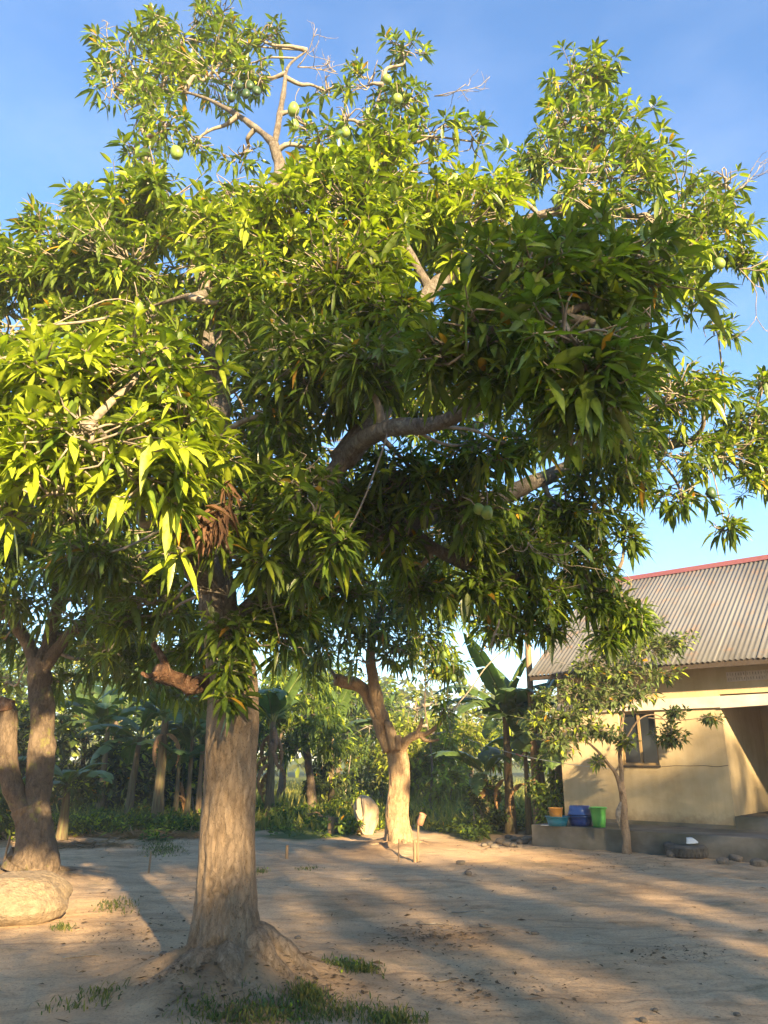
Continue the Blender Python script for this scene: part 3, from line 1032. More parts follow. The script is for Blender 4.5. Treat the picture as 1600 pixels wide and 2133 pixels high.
    for q in [(650, 730, 5.4, 120, 90), (540, 760, 5.9, 90, 80), (760, 750, 5.2, 90, 70), (560, 860, 6.0, 100, 90), (690, 830, 5.9, 90, 60), (830, 735, 5.5, 60, 55), (795, 805, 5.4, 60, 35), (850, 660, 5.7, 45, 35)]:
        a(*q)
    # near bough on the shaded side; its shade also put into the leaf colour
    for q in [(1090, 590, 4.3, 170, 90), (1290, 590, 4.5, 140, 100), (1000, 690, 4.2, 130, 90), (1180, 710, 3.95, 170, 110), (1330, 700, 4.4, 80, 80), (1200, 810, 4.0, 120, 90), (1060, 790, 4.3, 110, 60), (925, 740, 4.2, 70, 70), (1290, 520, 4.9, 120, 50), (1130, 520, 4.7, 120, 50), (1280, 800, 4.3, 70, 80), (1190, 880, 4.2, 70, 50)]:
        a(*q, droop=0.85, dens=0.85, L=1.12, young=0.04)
    # crown top
    for q in [(270, 125, 8, 70, 60), (380, 85, 8, 70, 60), (450, 45, 8, 60, 55), (440, 150, 7.9, 100, 75), (300, 220, 7.6, 70, 65), (345, 265, 7.4, 60, 50), (545, 85, 8, 50, 40), (540, 165, 7.8, 50, 35), (285, 320, 7.4, 50, 50), (320, 370, 7.2, 60, 40), (320, 60, 8, 40, 40), (410, 290, 7.5, 45, 45), (235, 180, 7.8, 40, 60), (350, 160, 7.9, 70, 60), (470, 100, 8, 60, 50)]:
        a(*q, dens=0.38, fill=0.10, young=0.3)
    for q in [(840, 110, 8, 55, 40), (770, 175, 7.9, 65, 55), (720, 250, 7.6, 60, 50), (850, 215, 7.8, 50, 50), (900, 285, 7.6, 80, 50), (985, 295, 7.6, 50, 45), (680, 190, 7.9, 30, 40), (670, 310, 7.1, 70, 50), (480, 400, 7.2, 60, 50), (530, 440, 7.0, 60, 40), (810, 280, 7.4, 60, 50), (640, 260, 7.5, 40, 50), (500, 330, 7.5, 45, 40)]:
        a(*q, dens=0.38, fill=0.10, young=0.3)
    for q in [(1195, 165, 8, 80, 60), (1255, 145, 8, 45, 40), (1180, 260, 7.9, 70, 60), (1150, 340, 7.7, 80, 55), (1280, 260, 7.6, 75, 65), (1280, 380, 7.0, 120, 80), (1340, 320, 7.2, 60, 60), (1100, 330, 7.8, 50, 45), (1250, 450, 6.8, 100, 55), (1420, 420, 7.6, 100, 80), (1510, 385, 7.7, 60, 45), (1480, 490, 7.5, 100, 75), (1555, 550, 7.6, 35, 40), (1060, 390, 7.3, 60, 45), (1410, 550, 7.2, 80, 70), (1370, 480, 7.2, 80, 60)]:
        a(*q, dens=0.55, fill=0.12, young=0.35)
    for q in [(1495, 690, 7.6, 38, 40), (1450, 620, 7.4, 40, 40), (1400, 820, 7.2, 90, 65), (1470, 800, 7.6, 70, 50), (1560, 880, 8.0, 70, 55), (1500, 950, 8.0, 100, 60), (1592, 800, 8.1, 22, 35), (1390, 940, 7.8, 90, 60), (1300, 900, 7.0, 90, 70), (1250, 985, 7.6, 100, 55), (1585, 990, 8.2, 60, 50), (1420, 1030, 8.0, 60, 35), (1510, 1100, 8.1, 35, 40), (1650, 920, 8.2, 80, 90), (1340, 1010, 7.9, 60, 40)]:
        a(*q, dens=0.75, fill=0.15, young=0.25)
    for q in [(1180, 1070, 7.9, 120, 70), (1080, 1140, 7.7, 110, 75), (1220, 1170, 8.2, 90, 75), (1290, 1240, 8.4, 45, 70), (1100, 1240, 7.9, 100, 60), (1000, 1230, 7.4, 90, 60), (1150, 1310, 8.2, 45, 30), (1270, 1320, 8.4, 40, 35), (1320, 1290, 8.4, 40, 40), (1240, 1250, 8.3, 50, 50), (1300, 1120, 8.2, 35, 50), (1000, 1130, 7.2, 90, 60), (1060, 1310, 8.0, 60, 30)]:
        a(*q, dens=1.1)
    # dark inner and lower crown
    for q in [(630, 1010, 5.5, 100, 70), (640, 1090, 5.3, 80, 70), (700, 1140, 5.2, 60, 55), (860, 980, 6.4, 130, 70), (950, 1050, 6.5, 120, 80), (820, 1120, 6.7, 120, 80), (1000, 930, 5.9, 90, 60), (1100, 920, 6.0, 90, 60), (520, 1010, 6.1, 80, 70), (740, 1030, 6.6, 100, 80), (600, 1190, 6.6, 80, 50), (720, 1230, 7.0, 80, 50), (860, 1220, 7.2, 90, 50), (440, 1120, 5.6, 60, 50), (550, 1160, 5.6, 60, 55), (500, 1080, 5.7, 70, 50), (640, 1200, 5.8, 50, 40), (380, 1060, 5.6, 60, 40)]:
        a(*q)
    for q in [(500, 1320, 6.0, 75, 55), (475, 1395, 5.95, 40, 50), (590, 1320, 6.3, 50, 50), (450, 1300, 6.1, 40, 40), (560, 1260, 6.3, 60, 40), (480, 1450, 6.0, 35, 25), (630, 1280, 6.4, 40, 40)]:
        a(*q, dens=1.0, fill=0.4)
    for q in [(250, 1190, 7.2, 110, 60), (330, 1250, 7.2, 90, 60), (180, 1150, 6.8, 100, 50), (350, 1150, 6.8, 70, 50), (270, 1290, 7.6, 90, 40), (400, 1350, 7.6, 70, 50)]:
        a(*q, droop=1.2)
    # far side of the crown
    for q in [(300, 720, 8.2, 220, 120), (650, 680, 8.4, 260, 130), (560, 930, 8.2, 220, 130), (900, 820, 8.4, 240, 130), (1120, 700, 8.2, 220, 130), (1020, 560, 8.2, 160, 80), (160, 900, 7.6, 200, 110), (500, 560, 8.2, 200, 80), (800, 520, 8.4, 200, 80), (1250, 850, 8.6, 160, 90), (700, 1080, 8.8, 220, 90), (1000, 1090, 8.8, 200, 80), (1280, 640, 8.2, 120, 100), (420, 1090, 8.2, 160, 90), (150, 1060, 7.8, 160, 70), (1350, 560, 8.2, 90, 60)]:
        a(*q, rz=1.0, dens=0.75, fill=0.45)

    R, Ax, L, D_, C = crown_from_lobes(lobes, 40.0, 0.162, droop=0.42)
    L = L * (0.60 + 0.68 * RNG.random(len(L)))
    # keep the window on the knobbed limb and the pale fork open
    def hide(px, py, rx, ry, Ymax):
        nonlocal R, Ax, L, D_, C
        f = R[:, 1] * CT + (R[:, 2] - CAM_Z) * ST
        x = 800 + FPX * R[:, 0] / f
        y = 1066.5 - FPX * (-R[:, 1] * ST + (R[:, 2] - CAM_Z) * CT) / f
        k = ~((((x - px) / rx) ** 2 + ((y - py) / ry) ** 2 < 1) & (R[:, 1] < Ymax))
        R, Ax, L, D_, C = R[k], Ax[k], L[k], D_[k], C[k]
    for q in [(850, 885, 70, 20, 6.1), (900, 590, 45, 38, 6.5), (450, 720, 26, 80, 6.4), (425, 612, 50, 25, 5.9), (575, 310, 30, 70, 7.1), (540, 250, 60, 40, 7.3), (430, 1210, 45, 30, 6.3), (1120, 440, 60, 30, 7.4), (1410, 925, 60, 18, 8.1), (345, 1385, 50, 55, 6.4), (485, 1570, 80, 110, 6.6)]:
        hide(*q)
    idx, b, d, Ln, dr = rosettes_to_leaves(R, Ax, 4, 14, L, D_)
    n = len(Ln)
    W = Ln * (0.235 + 0.075 * RNG.random(n))
    roll = RNG.normal(0, 0.42, n)
    lobe_lit = {tuple(lb['c']): lb.get('young', 0.12) for lb in lobes}  # bright leaf share per lobe, set by how lit the lobe looks
    lit_share = np.array([lobe_lit[tuple(c)] for c in C])
    lit_share = np.clip(lit_share * (0.3 + 1.5 * vnoise(R * 1.6 + 3)), 0, 0.9)
    col = mango_colours(n, lit_share[idx][:, None], 0.010)
    # the three hundred nearest leaves in view are leaves of their own
    f = b[:, 1] * CT + (b[:, 2] - CAM_Z) * ST
    x = 800 + FPX * b[:, 0] / f
    y = 1066.5 - FPX * (-b[:, 1] * ST + (b[:, 2] - CAM_Z) * CT) / f
    score = f - 0.012 * Ln * 10 + np.where((x < 10) | (x > 1590) | (y < 10) | (y > 2100), 50, 0)
    # half from each near bough
    near = np.zeros(n, bool)
    for sel in (x < 640, x >= 640):
        s2 = np.where(sel, score, 99)
        near[np.argsort(s2)[:150]] = True
    for i in np.where(near)[0]:
        sl = slice(i, i + 1)
        V, Q, T, Cc_ = leaf_geo(np.zeros((1, 3)), d[sl], Ln[sl] * 1.05, W[sl], dr[sl], roll[sl], col[sl], HI_S, HI_W, 0.28, 1.5, np.array([RNG.random() * 6]))
        obj('leaf', V, [Q, T], M['leaf'], tree, True, Cc_, loc=b[i])
    k = ~near
    V, Q, T, Cc_ = leaf_geo(b[k], d[k], Ln[k], W[k], dr[k], roll[k], col[k], MD_S, MD_W, 0.26, 1.4)
    crown = obj('crown', V, [Q, T], M['leaf'], tree, True, Cc_)
    crown['kind'] = 'stuff'
    g = Geo()
    twig_geo(R, Ax, C, g, 0.0045, 0.009)
    connect(lobes, skel, g, 0.026)
    tw = g.build('twigs', M['twig'], tree)
    tw['kind'] = 'stuff'
    print('main leaves', n, 'lobes', len(lobes), 'rosettes', len(R))
    # fruit
    for px, py, Y, s in [(482, 202, 7.2, 1.02), (498, 178, 7.2, 1.02), (513, 196, 7.15, 1.02), (521, 179, 7.2, 1.02), (535, 190, 7.2, 1.02), (612, 228, 7.0, 1.4), (613, 262, 7.0, 1.2), (806, 165, 7.4, 1.15), (828, 205, 7.4, 1.2), (368, 318, 6.9, 1.35), (288, 642, 5.9, 1.0), (997, 1060, 5.6, 0.86), (1014, 1067, 5.58, 0.92), (1499, 548, 7.1, 1.1), (948, 372, 6.8, 1.1), (298, 428, 6.7, 0.9), (720, 275, 7.2, 1.1), (1481, 1027, 7.6, 1.1), (1160, 415, 7.0, 1.1), (1041, 397, 6.9, 1.0)]:
        mango_fruit(tree, P(px, py, Y), 0.052 * s, 0.062 * s, 0.16, tilt=RNG.normal(0, 0.25), col='mango_dark' if (470 < px < 540 and py < 210) or px == 1481 else 'mango')
    # dead hanging leaves
    for px, py, Y, m_, s in [(430, 1100, 4.75, 9, 0.9), (455, 1075, 4.75, 5, 0.8), (485, 1025, 4.9, 2, 0.6)]:
        c = P(px, py, Y)
        rr = c + RNG.normal(0, 0.05, (m_, 3)) * np.array((1, 0.8, 1.1))
        aa = norm(np.array((0, -0.2, -1.0)) + RNG.normal(0, 0.35, (m_, 3)))
        ii, bb, dd, ll, dd2 = rosettes_to_leaves(rr, aa, 5, 9, np.full(m_, 0.19 * s), np.full(m_, 0.25), (0.15, 0.9))
        cc = np.array((0.15, 0.085, 0.048)) * (0.6 + 0.8 * RNG.random((len(ll), 1)))
        V, Q, T, Cx = leaf_geo(bb, dd, ll, ll * 0.20, dd2, RNG.normal(0, 1.4, len(ll)), cc, MD_S, MD_W, 1.2, 1.1)
        o = obj('dead_leaf_cluster', V, [Q, T], M['leaf_dry'], tree, True, Cx)
        o['kind'] = 'stuff'
        o['label'] = 'dry brown dead leaves hanging under the sunny bough'
    for px, py, Y, dr_, nn_, ln in [(620, 140, 7.7, (0.5, 0, 0.6), 3, 0.45), (905, 200, 7.5, (1, 0, 0.15), 2, 0.5), (1540, 560, 7.3, (0.7, 0, -0.5), 3, 0.55), (1530, 400, 7.4, (1, 0, 0.2), 2, 0.55), (225, 80, 7.8, (-0.3, 0, 1), 2, 0.3), (200, 430, 7, (-1, 0, 0.3), 2, 0.4), (1100, 1130, 7.2, (0.1, -0.3, -1), 3, 0.5), (480, 1240, 5.9, (-1, -0.2, 0.1), 2, 0.35), (555, 1215, 5.9, (0.1, -0.1, -1), 2, 0.5), (1040, 1290, 7.2, (-0.3, -0.2, -1), 2, 0.4), (260, 540, 6.1, (-1, -0.2, 0.3), 3, 0.45), (1320, 850, 6.6, (0.8, -0.2, 0.1), 2, 0.4), (700, 150, 7.8, (-0.4, 0, 0.6), 2, 0.3)]:
        bare_twigs(tree, P(px, py, Y), dr_, nn_, ln)
    return tree


main_tree()


# ------------------------------------------------------------------ house
def house():
    ang = math.atan2(-0.6606, 0.7507)
    H = empty('house', (3.82, 17.4, 0), 'ochre plastered house with grey corrugated iron roof and red ridge', 'house', rz=ang)
    m_wall, nt, b = new_mat('ochre_plaster')
    tc = N(nt, 'ShaderNodeTexCoord')
    n1 = N(nt, 'ShaderNodeTexNoise', Scale=1.1, Detail=7, Roughness=0.65)
    nt.links.new(tc.outputs['Object'], n1.inputs['Vector'])
    r1 = ramp(nt, [(0.3, (0.42, 0.315, 0.175)), (0.5, (0.51, 0.395, 0.23)), (0.7, (0.57, 0.455, 0.28))])
    nt.links.new(n1.outputs['Fac'], r1.inputs['Fac'])
    # rain splash: mud thrown up on the foot of the wall, and run-off streaks
    sp = N(nt, 'ShaderNodeSeparateXYZ')
    nt.links.new(tc.outputs['Object'], sp.inputs['Vector'])
    n2 = N(nt, 'ShaderNodeTexNoise', Scale=5, Detail=6, Roughness=0.7)
    nt.links.new(tc.outputs['Object'], n2.inputs['Vector'])
    ma = N(nt, 'ShaderNodeMath', operation='MULTIPLY_ADD')
    ma.inputs[1].default_value = -0.55
    nt.links.new(n2.outputs['Fac'], ma.inputs[0])
    nt.links.new(sp.outputs['Z'], ma.inputs[2])
    mr = N(nt, 'ShaderNodeMapRange')
    mr.inputs['From Min'].default_value = 0.12
    mr.inputs['From Max'].default_value = 0.36
    mr.inputs['To Min'].default_value = 0.75
    mr.inputs['To Max'].default_value = 0.0
    nt.links.new(ma.outputs['Value'], mr.inputs['Value'])
    mx = N(nt, 'ShaderNodeMixRGB')
    mx.inputs['Color2'].default_value = (0.20, 0.14, 0.085, 1)
    nt.links.new(mr.outputs['Result'], mx.inputs['Fac'])
    nt.links.new(r1.outputs['Color'], mx.inputs['Color1'])
    mp = N(nt, 'ShaderNodeMapping')
    mp.inputs['Scale'].default_value = (7, 7, 0.5)
    nt.links.new(tc.outputs['Object'], mp.inputs['Vector'])
    n3 = N(nt, 'ShaderNodeTexNoise', Scale=1.0, Detail=6, Roughness=0.7)
    nt.links.new(mp.outputs['Vector'], n3.inputs['Vector'])
    r3 = ramp(nt, [(0.40, (0.74, 0.68, 0.60)), (0.56, (1, 1, 1))])
    nt.links.new(n3.outputs['Fac'], r3.inputs['Fac'])
    m3 = N(nt, 'ShaderNodeMixRGB', blend_type='MULTIPLY')
    m3.inputs['Fac'].default_value = 0.22
    nt.links.new(mx.outputs['Color'], m3.inputs['Color1'])
    nt.links.new(r3.outputs['Color'], m3.inputs['Color2'])
    nt.links.new(m3.outputs['Color'], b.inputs['Base Color'])
    b.inputs['Roughness'].default_value = 0.9
    b.inputs['Specular IOR Level'].default_value = 0.2
    bp = N(nt, 'ShaderNodeBump', Strength=0.4, Distance=0.012)
    nb = N(nt, 'ShaderNodeTexNoise', Scale=26, Detail=5, Roughness=0.7)
    nt.links.new(tc.outputs['Object'], nb.inputs['Vector'])
    nt.links.new(nb.outputs['Fac'], bp.inputs['Height'])
    nt.links.new(bp.outputs['Normal'], b.inputs['Normal'])

    band = noise_mat('whitewashed_beam', [(0.3, (0.50, 0.42, 0.34)), (0.7, (0.66, 0.58, 0.50))], scale=3, bump=0.2)
    conc = noise_mat('stained_concrete', [(0.3, (0.085, 0.075, 0.058)), (0.5, (0.16, 0.14, 0.11)), (0.75, (0.25, 0.22, 0.175))], scale=1.6, stretch=(1, 1, 1.5), bump=0.4, dist=0.02, second=(0.9, (0.09, 0.085, 0.05), 0.5, 0.65, 0.6))
    iron = noise_mat('corrugated_iron', [(0.3, (0.095, 0.088, 0.079)), (0.52, (0.13, 0.127, 0.123)), (0.75, (0.155, 0.154, 0.150))], scale=1.3, stretch=(1.0, 0.35, 0.35), rough=0.62, bump=0.08, spec=0.4, second=(3.0, (0.22, 0.12, 0.06), 0.55, 0.72, 0.5))
    red = plain('red_ridge_paint', (0.17, 0.05, 0.05), rough=0.7)
    dark = plain('dark_timber', (0.05, 0.034, 0.022), rough=0.7)
    frame_m = plain('window_frame_paint', (0.30, 0.20, 0.09), rough=0.55)
    glass_m, gnt, gb = new_mat('window_glass')
    gb.inputs['Base Color'].default_value = (0.018, 0.022, 0.028, 1)
    gb.inputs['Roughness'].default_value = 0.08
    gb.inputs['Specular IOR Level'].default_value = 0.6
    vent_m = noise_mat('vent_block', [(0.3, (0.50, 0.40, 0.31)), (0.7, (0.66, 0.55, 0.45))], scale=6, bump=0.3)
    curtain = noise_mat('blue_curtain', [(0.3, (0.03, 0.045, 0.075)), (0.7, (0.10, 0.13, 0.19))], scale=3, stretch=(9, 1, 0.3), bump=0.2)

    T = 0.2
    ZB, ZT = 0.38, 3.55
    SC, DR, RE = 3.47, 2.4, 8.9      # recess start, recess depth, recess end
    LEN, DEP = 9.6, 6.1
    wl, wr, wb, wt = 1.38, 2.16, 1.48, 2.52
    g = Geo()
    # front wall round the window
    for lo, hi in [((0, 0, ZB), (wl, T, ZT)), ((wr, 0, ZB), (SC, T, ZT)), ((wl, 0, ZB), (wr, T, wb)), ((wl, 0, wt), (wr, T, ZT))]:
        g.box(lo, hi)
    g.build('wall', m_wall, H, False)
    Geo().box((SC - T, T, ZB), (SC - 0.002, DR, ZT)).build('wall', m_wall, H, False)
    Geo().box((SC, DR, ZB), (4.1, DR + T, ZT)).build('wall', m_wall, H, False)
    Geo().box((4.1, DR, 2.55), (5.1, DR + T, ZT)).build('wall', m_wall, H, False)
    Geo().box((5.1, DR, ZB), (RE, DR + T, ZT)).build('wall', m_wall, H, False)
    Geo().box((RE, 0, ZB), (LEN, T, ZT)).build('wall', m_wall, H, False)
    Geo().box((RE, T, ZB), (RE + T, DR, ZT)).build('wall', m_wall, H, False)
    Geo().box((SC, 0, 2.78), (RE, T, ZT)).build('wall', m_wall, H, False)
    # end walls with gables, back wall
    RZ0, SL = 3.35, 2.65 / 3.53
    for x in (0.0, LEN - T):
        v = [(x, T, ZB), (x, DEP - T, ZB), (x, DEP - T, ZT), (x, 3.03, 5.75), (x, T, ZT)]
        v += [(x + T, q[1], q[2]) for q in v]
        me = bpy.data.meshes.new('wall')
        me.from_pydata(v, [], [(0, 1, 2, 3, 4), (9, 8, 7, 6, 5), (0, 5, 6, 1), (1, 6, 7, 2), (2, 7, 8, 3), (3, 8, 9, 4), (4, 9, 5, 0)])
        me.materials.append(m_wall)
        obj_me('wall', me, H)
    Geo().box((0, DEP - T, ZB), (LEN, DEP, ZT)).build('wall', m_wall, H, False)
    # door inside the recess
    dr = Geo().box((4.13, DR + 0.06, 0.62), (5.07, DR + 0.11, 2.52)).build('door', dark, H, False)
    Geo().box((4.95, DR + 0.01, 1.55), (4.99, DR + 0.058, 1.68)).build('handle', frame_m, dr, False)
    # whitewashed ring beam, thinner over the porch
    g = Geo().box((-0.02, -0.05, 2.535), (SC, 0.0 - 0.002, 2.745))
    g.build('beam', band, H, False)
    v = [(SC, -0.05, 2.52), (RE, -0.05, 2.66), (RE, -0.05, 2.76), (SC, -0.05, 2.745), (SC, T + 0.3, 2.545), (RE, T + 0.3, 2.68), (RE, T + 0.3, 2.76), (SC, T + 0.3, 2.745)]
    me = bpy.data.meshes.new('porch_lintel')
    me.from_pydata(v, [], [(0, 1, 2, 3), (4, 7, 6, 5), (0, 4, 5, 1), (3, 2, 6, 7), (0, 3, 7, 4), (1, 5, 6, 2)])
    me.materials.append(band)
    obj_me('porch_lintel', me, H)
    Geo().box((SC, T + 0.31, 2.80), (RE, DR, 2.85)).build('porch_ceiling', m_wall, H, False)
    # plinth and porch step
    n_ = 60
    Geo().box((0.08, -1.5, -0.3), (LEN, -0.001, 0.375)).build('plinth', conc, H, False)
    Geo().box((0.02, -0.03, 0.376), (SC, -0.003, 0.44)).build('wall_foot', conc, H, False)
    Geo().box((SC + 0.003, -0.02, 0.376), (RE - 0.003, DR, 0.60)).build('porch_step', conc, H, False)
    # window
    W = Geo()
    f = 0.045
    for lo, hi in [((wl, 0.05, wb), (wl + f, 0.13, wt)), ((wr - f, 0.05, wb), (wr, 0.13, wt)), ((wl + f, 0.05, wb), (wr - f, 0.13, wb + f)), ((wl + f, 0.05, wt - f), (wr - f, 0.13, wt)), ((1.75, 0.06, wb + f), (1.80, 0.12, wt - f))]:
        W.box(lo, hi)
    wo = W.build('window', frame_m, H, False)
    for x0, x1, z0, z1 in [(wl + f, 1.75, wb + f, wt - f), (1.80, wr - f, wb + f, wt - f)]:
        Geo().box((x0, 0.085, z0), (x1, 0.092, z1)).build('pane', glass_m, wo, False)
    Geo().box((wl - 0.02, -0.028, wb - 0.04), (wr + 0.02, 0.05, wb - 0.002)).build('sill', dark, wo, False)
    xs = np.linspace(wl + f, wr - f, 50)
    zz = np.array((wb + 0.05, 2.48))
    cv = np.stack([np.repeat(xs, 2), 0.20 + 0.02 * np.sin(np.repeat(xs, 2) * 62), np.tile(zz, 50)], -1)
    cq = [(2 * i, 2 * i + 2, 2 * i + 3, 2 * i + 1) for i in range(49)]
    Geo().add(cv, cq).build('curtain', curtain, wo)
    # ventilation blocks with flower-shaped holes
    for k in range(5):
        x0 = 3.66 + k * 0.36
        z0, z1 = 3.0, 3.18
        nb = obj('vent_block', *cross_block(x0, x0 + 0.35, z0, z1), vent_m, H, False)
        Geo().box((x0 + 0.01, -0.004, z0 + 0.01), (x0 + 0.34, -0.001, z1 - 0.01)).build('vent_back', dark, nb, False)
    # cracked day-joint in the plaster
    cs = np.linspace(2.2, SC, 40)
    cz = 1.475 + 0.012 * (vnoise(np.stack([cs * 4, cs * 0, cs * 0], -1)) - 0.5) * 3
    Geo().tube(np.stack([cs, np.full(40, -0.001), cz], -1), 0.005, 4).build('plaster_crack', dark, H)
    # roof: corrugated sheets side by side
    rf = bpy.data.objects.new('roof', None)
    link(rf, H)
    x0 = -0.40
    wid, pitch = 0.80, 0.10
    k = 0
    while x0 < LEN + 0.3:
        for front in (True, False):
            cols = 57
            xs = x0 + np.linspace(-0.03, wid + 0.03, cols)
            n = np.cos((xs + 0.4) * 2 * math.pi / pitch) * 0.011 + (0.005 if k % 2 else 0.0) + RNG.normal(0, 0.002)
            rows = 4
            vv = []
            for r in range(rows):
                f_ = r / (rows - 1)
                eave = -0.5 - (RNG.normal(0, 0.008) if r == 0 else 0)
                y = eave + (3.03 - eave) * f_
                z = RZ0 + (y + 0.5) * SL
                if not front:
                    y = 6.06 - y
                vv.append(np.stack([xs, np.full(cols, y), z + n * 1.25], -1))
            vv = np.concatenate(vv)
            i = np.arange(rows * cols).reshape(rows, cols)
            q = np.stack([i[:-1, :-1], i[:-1, 1:], i[1:, 1:], i[1:, :-1]], -1).reshape(-1, 4)
            o = obj('roof_sheet', vv, q, iron, rf)
            o.modifiers.new('thickness', 'SOLIDIFY').thickness = 0.004
        x0 += wid
        k += 1
    ex = x0 + 0.02
    v = []
    for x in (-0.43, ex):
        v += [(x, 2.88, RZ0 + 3.38 * SL + 0.03), (x, 2.98, RZ0 + 3.48 * SL + 0.035), (x, 3.03, RZ0 + 3.53 * SL + 0.06), (x, 3.08, RZ0 + 3.48 * SL + 0.035), (x, 3.18, RZ0 + 3.38 * SL + 0.03)]
    rq = [(i, i + 5, i + 6, i + 1) for i in range(4)]
    rc = obj('ridge_cap', np.array(v), np.array(rq), red, rf, False)
    rc.modifiers.new('thickness', 'SOLIDIFY').thickness = 0.006
    # timbers under the eave
    for x in np.arange(-0.3, LEN, 0.95):
        a_ = (x, -0.44, RZ0 + 0.06 * SL - 0.085)
        b_ = (x, 2.9, RZ0 + 3.40 * SL - 0.085)
        Geo().tube([a_, b_], 0.045, 4).build('rafter', dark, rf, False)
    Geo().box((-0.38, -0.475, RZ0 - 0.11), (ex - 0.05, -0.450, RZ0 + 0.0)).build('fascia', dark, rf, False)
    return H


def cross_block(x0, x1, z0, z1):
    """a pierced block face: bars and lozenges left between small openings"""
    v, q = [], []

    def bx(a, c, y0, d, e, y1):
        i = len(v)
        v.extend([(a, y0, d), (c, y0, d), (c, y1, d), (a, y1, d), (a, y0, e), (c, y0, e), (c, y1, e), (a, y1, e)])
        q.extend([(i, i + 3, i + 2, i + 1), (i + 4, i + 5, i + 6, i + 7), (i, i + 1, i + 5, i + 4), (i + 1, i + 2, i + 6, i + 5), (i + 2, i + 3, i + 7, i + 6), (i + 3, i, i + 4, i + 7)])
    w, h = x1 - x0, z1 - z0
    y0, y1 = -0.03, -0.006
    bx(x0, x1, y0, z0, z0 + 0.12 * h, y1)
    bx(x0, x1, y0, z1 - 0.12 * h, z1, y1)
    bx(x0, x1, y0 - 0.002, z0 + 0.40 * h, z0 + 0.60 * h, y1)
    nseg = 7
    for k in range(nseg + 1):
        c = x0 + w * (k + 0.0) / nseg
        t = 0.020
        a, b_ = max(x0, c - t), min(x1, c + t)
        bx(a, b_, y0 + 0.001, z0 + 0.12 * h, z0 + 0.40 * h, y1)
        bx(max(x0, a - 0.006), min(x1, b_ - 0.006), y0 + 0.001, z0 + 0.60 * h, z1 - 0.12 * h, y1)
    return np.array(v, float), np.array(q)


house()


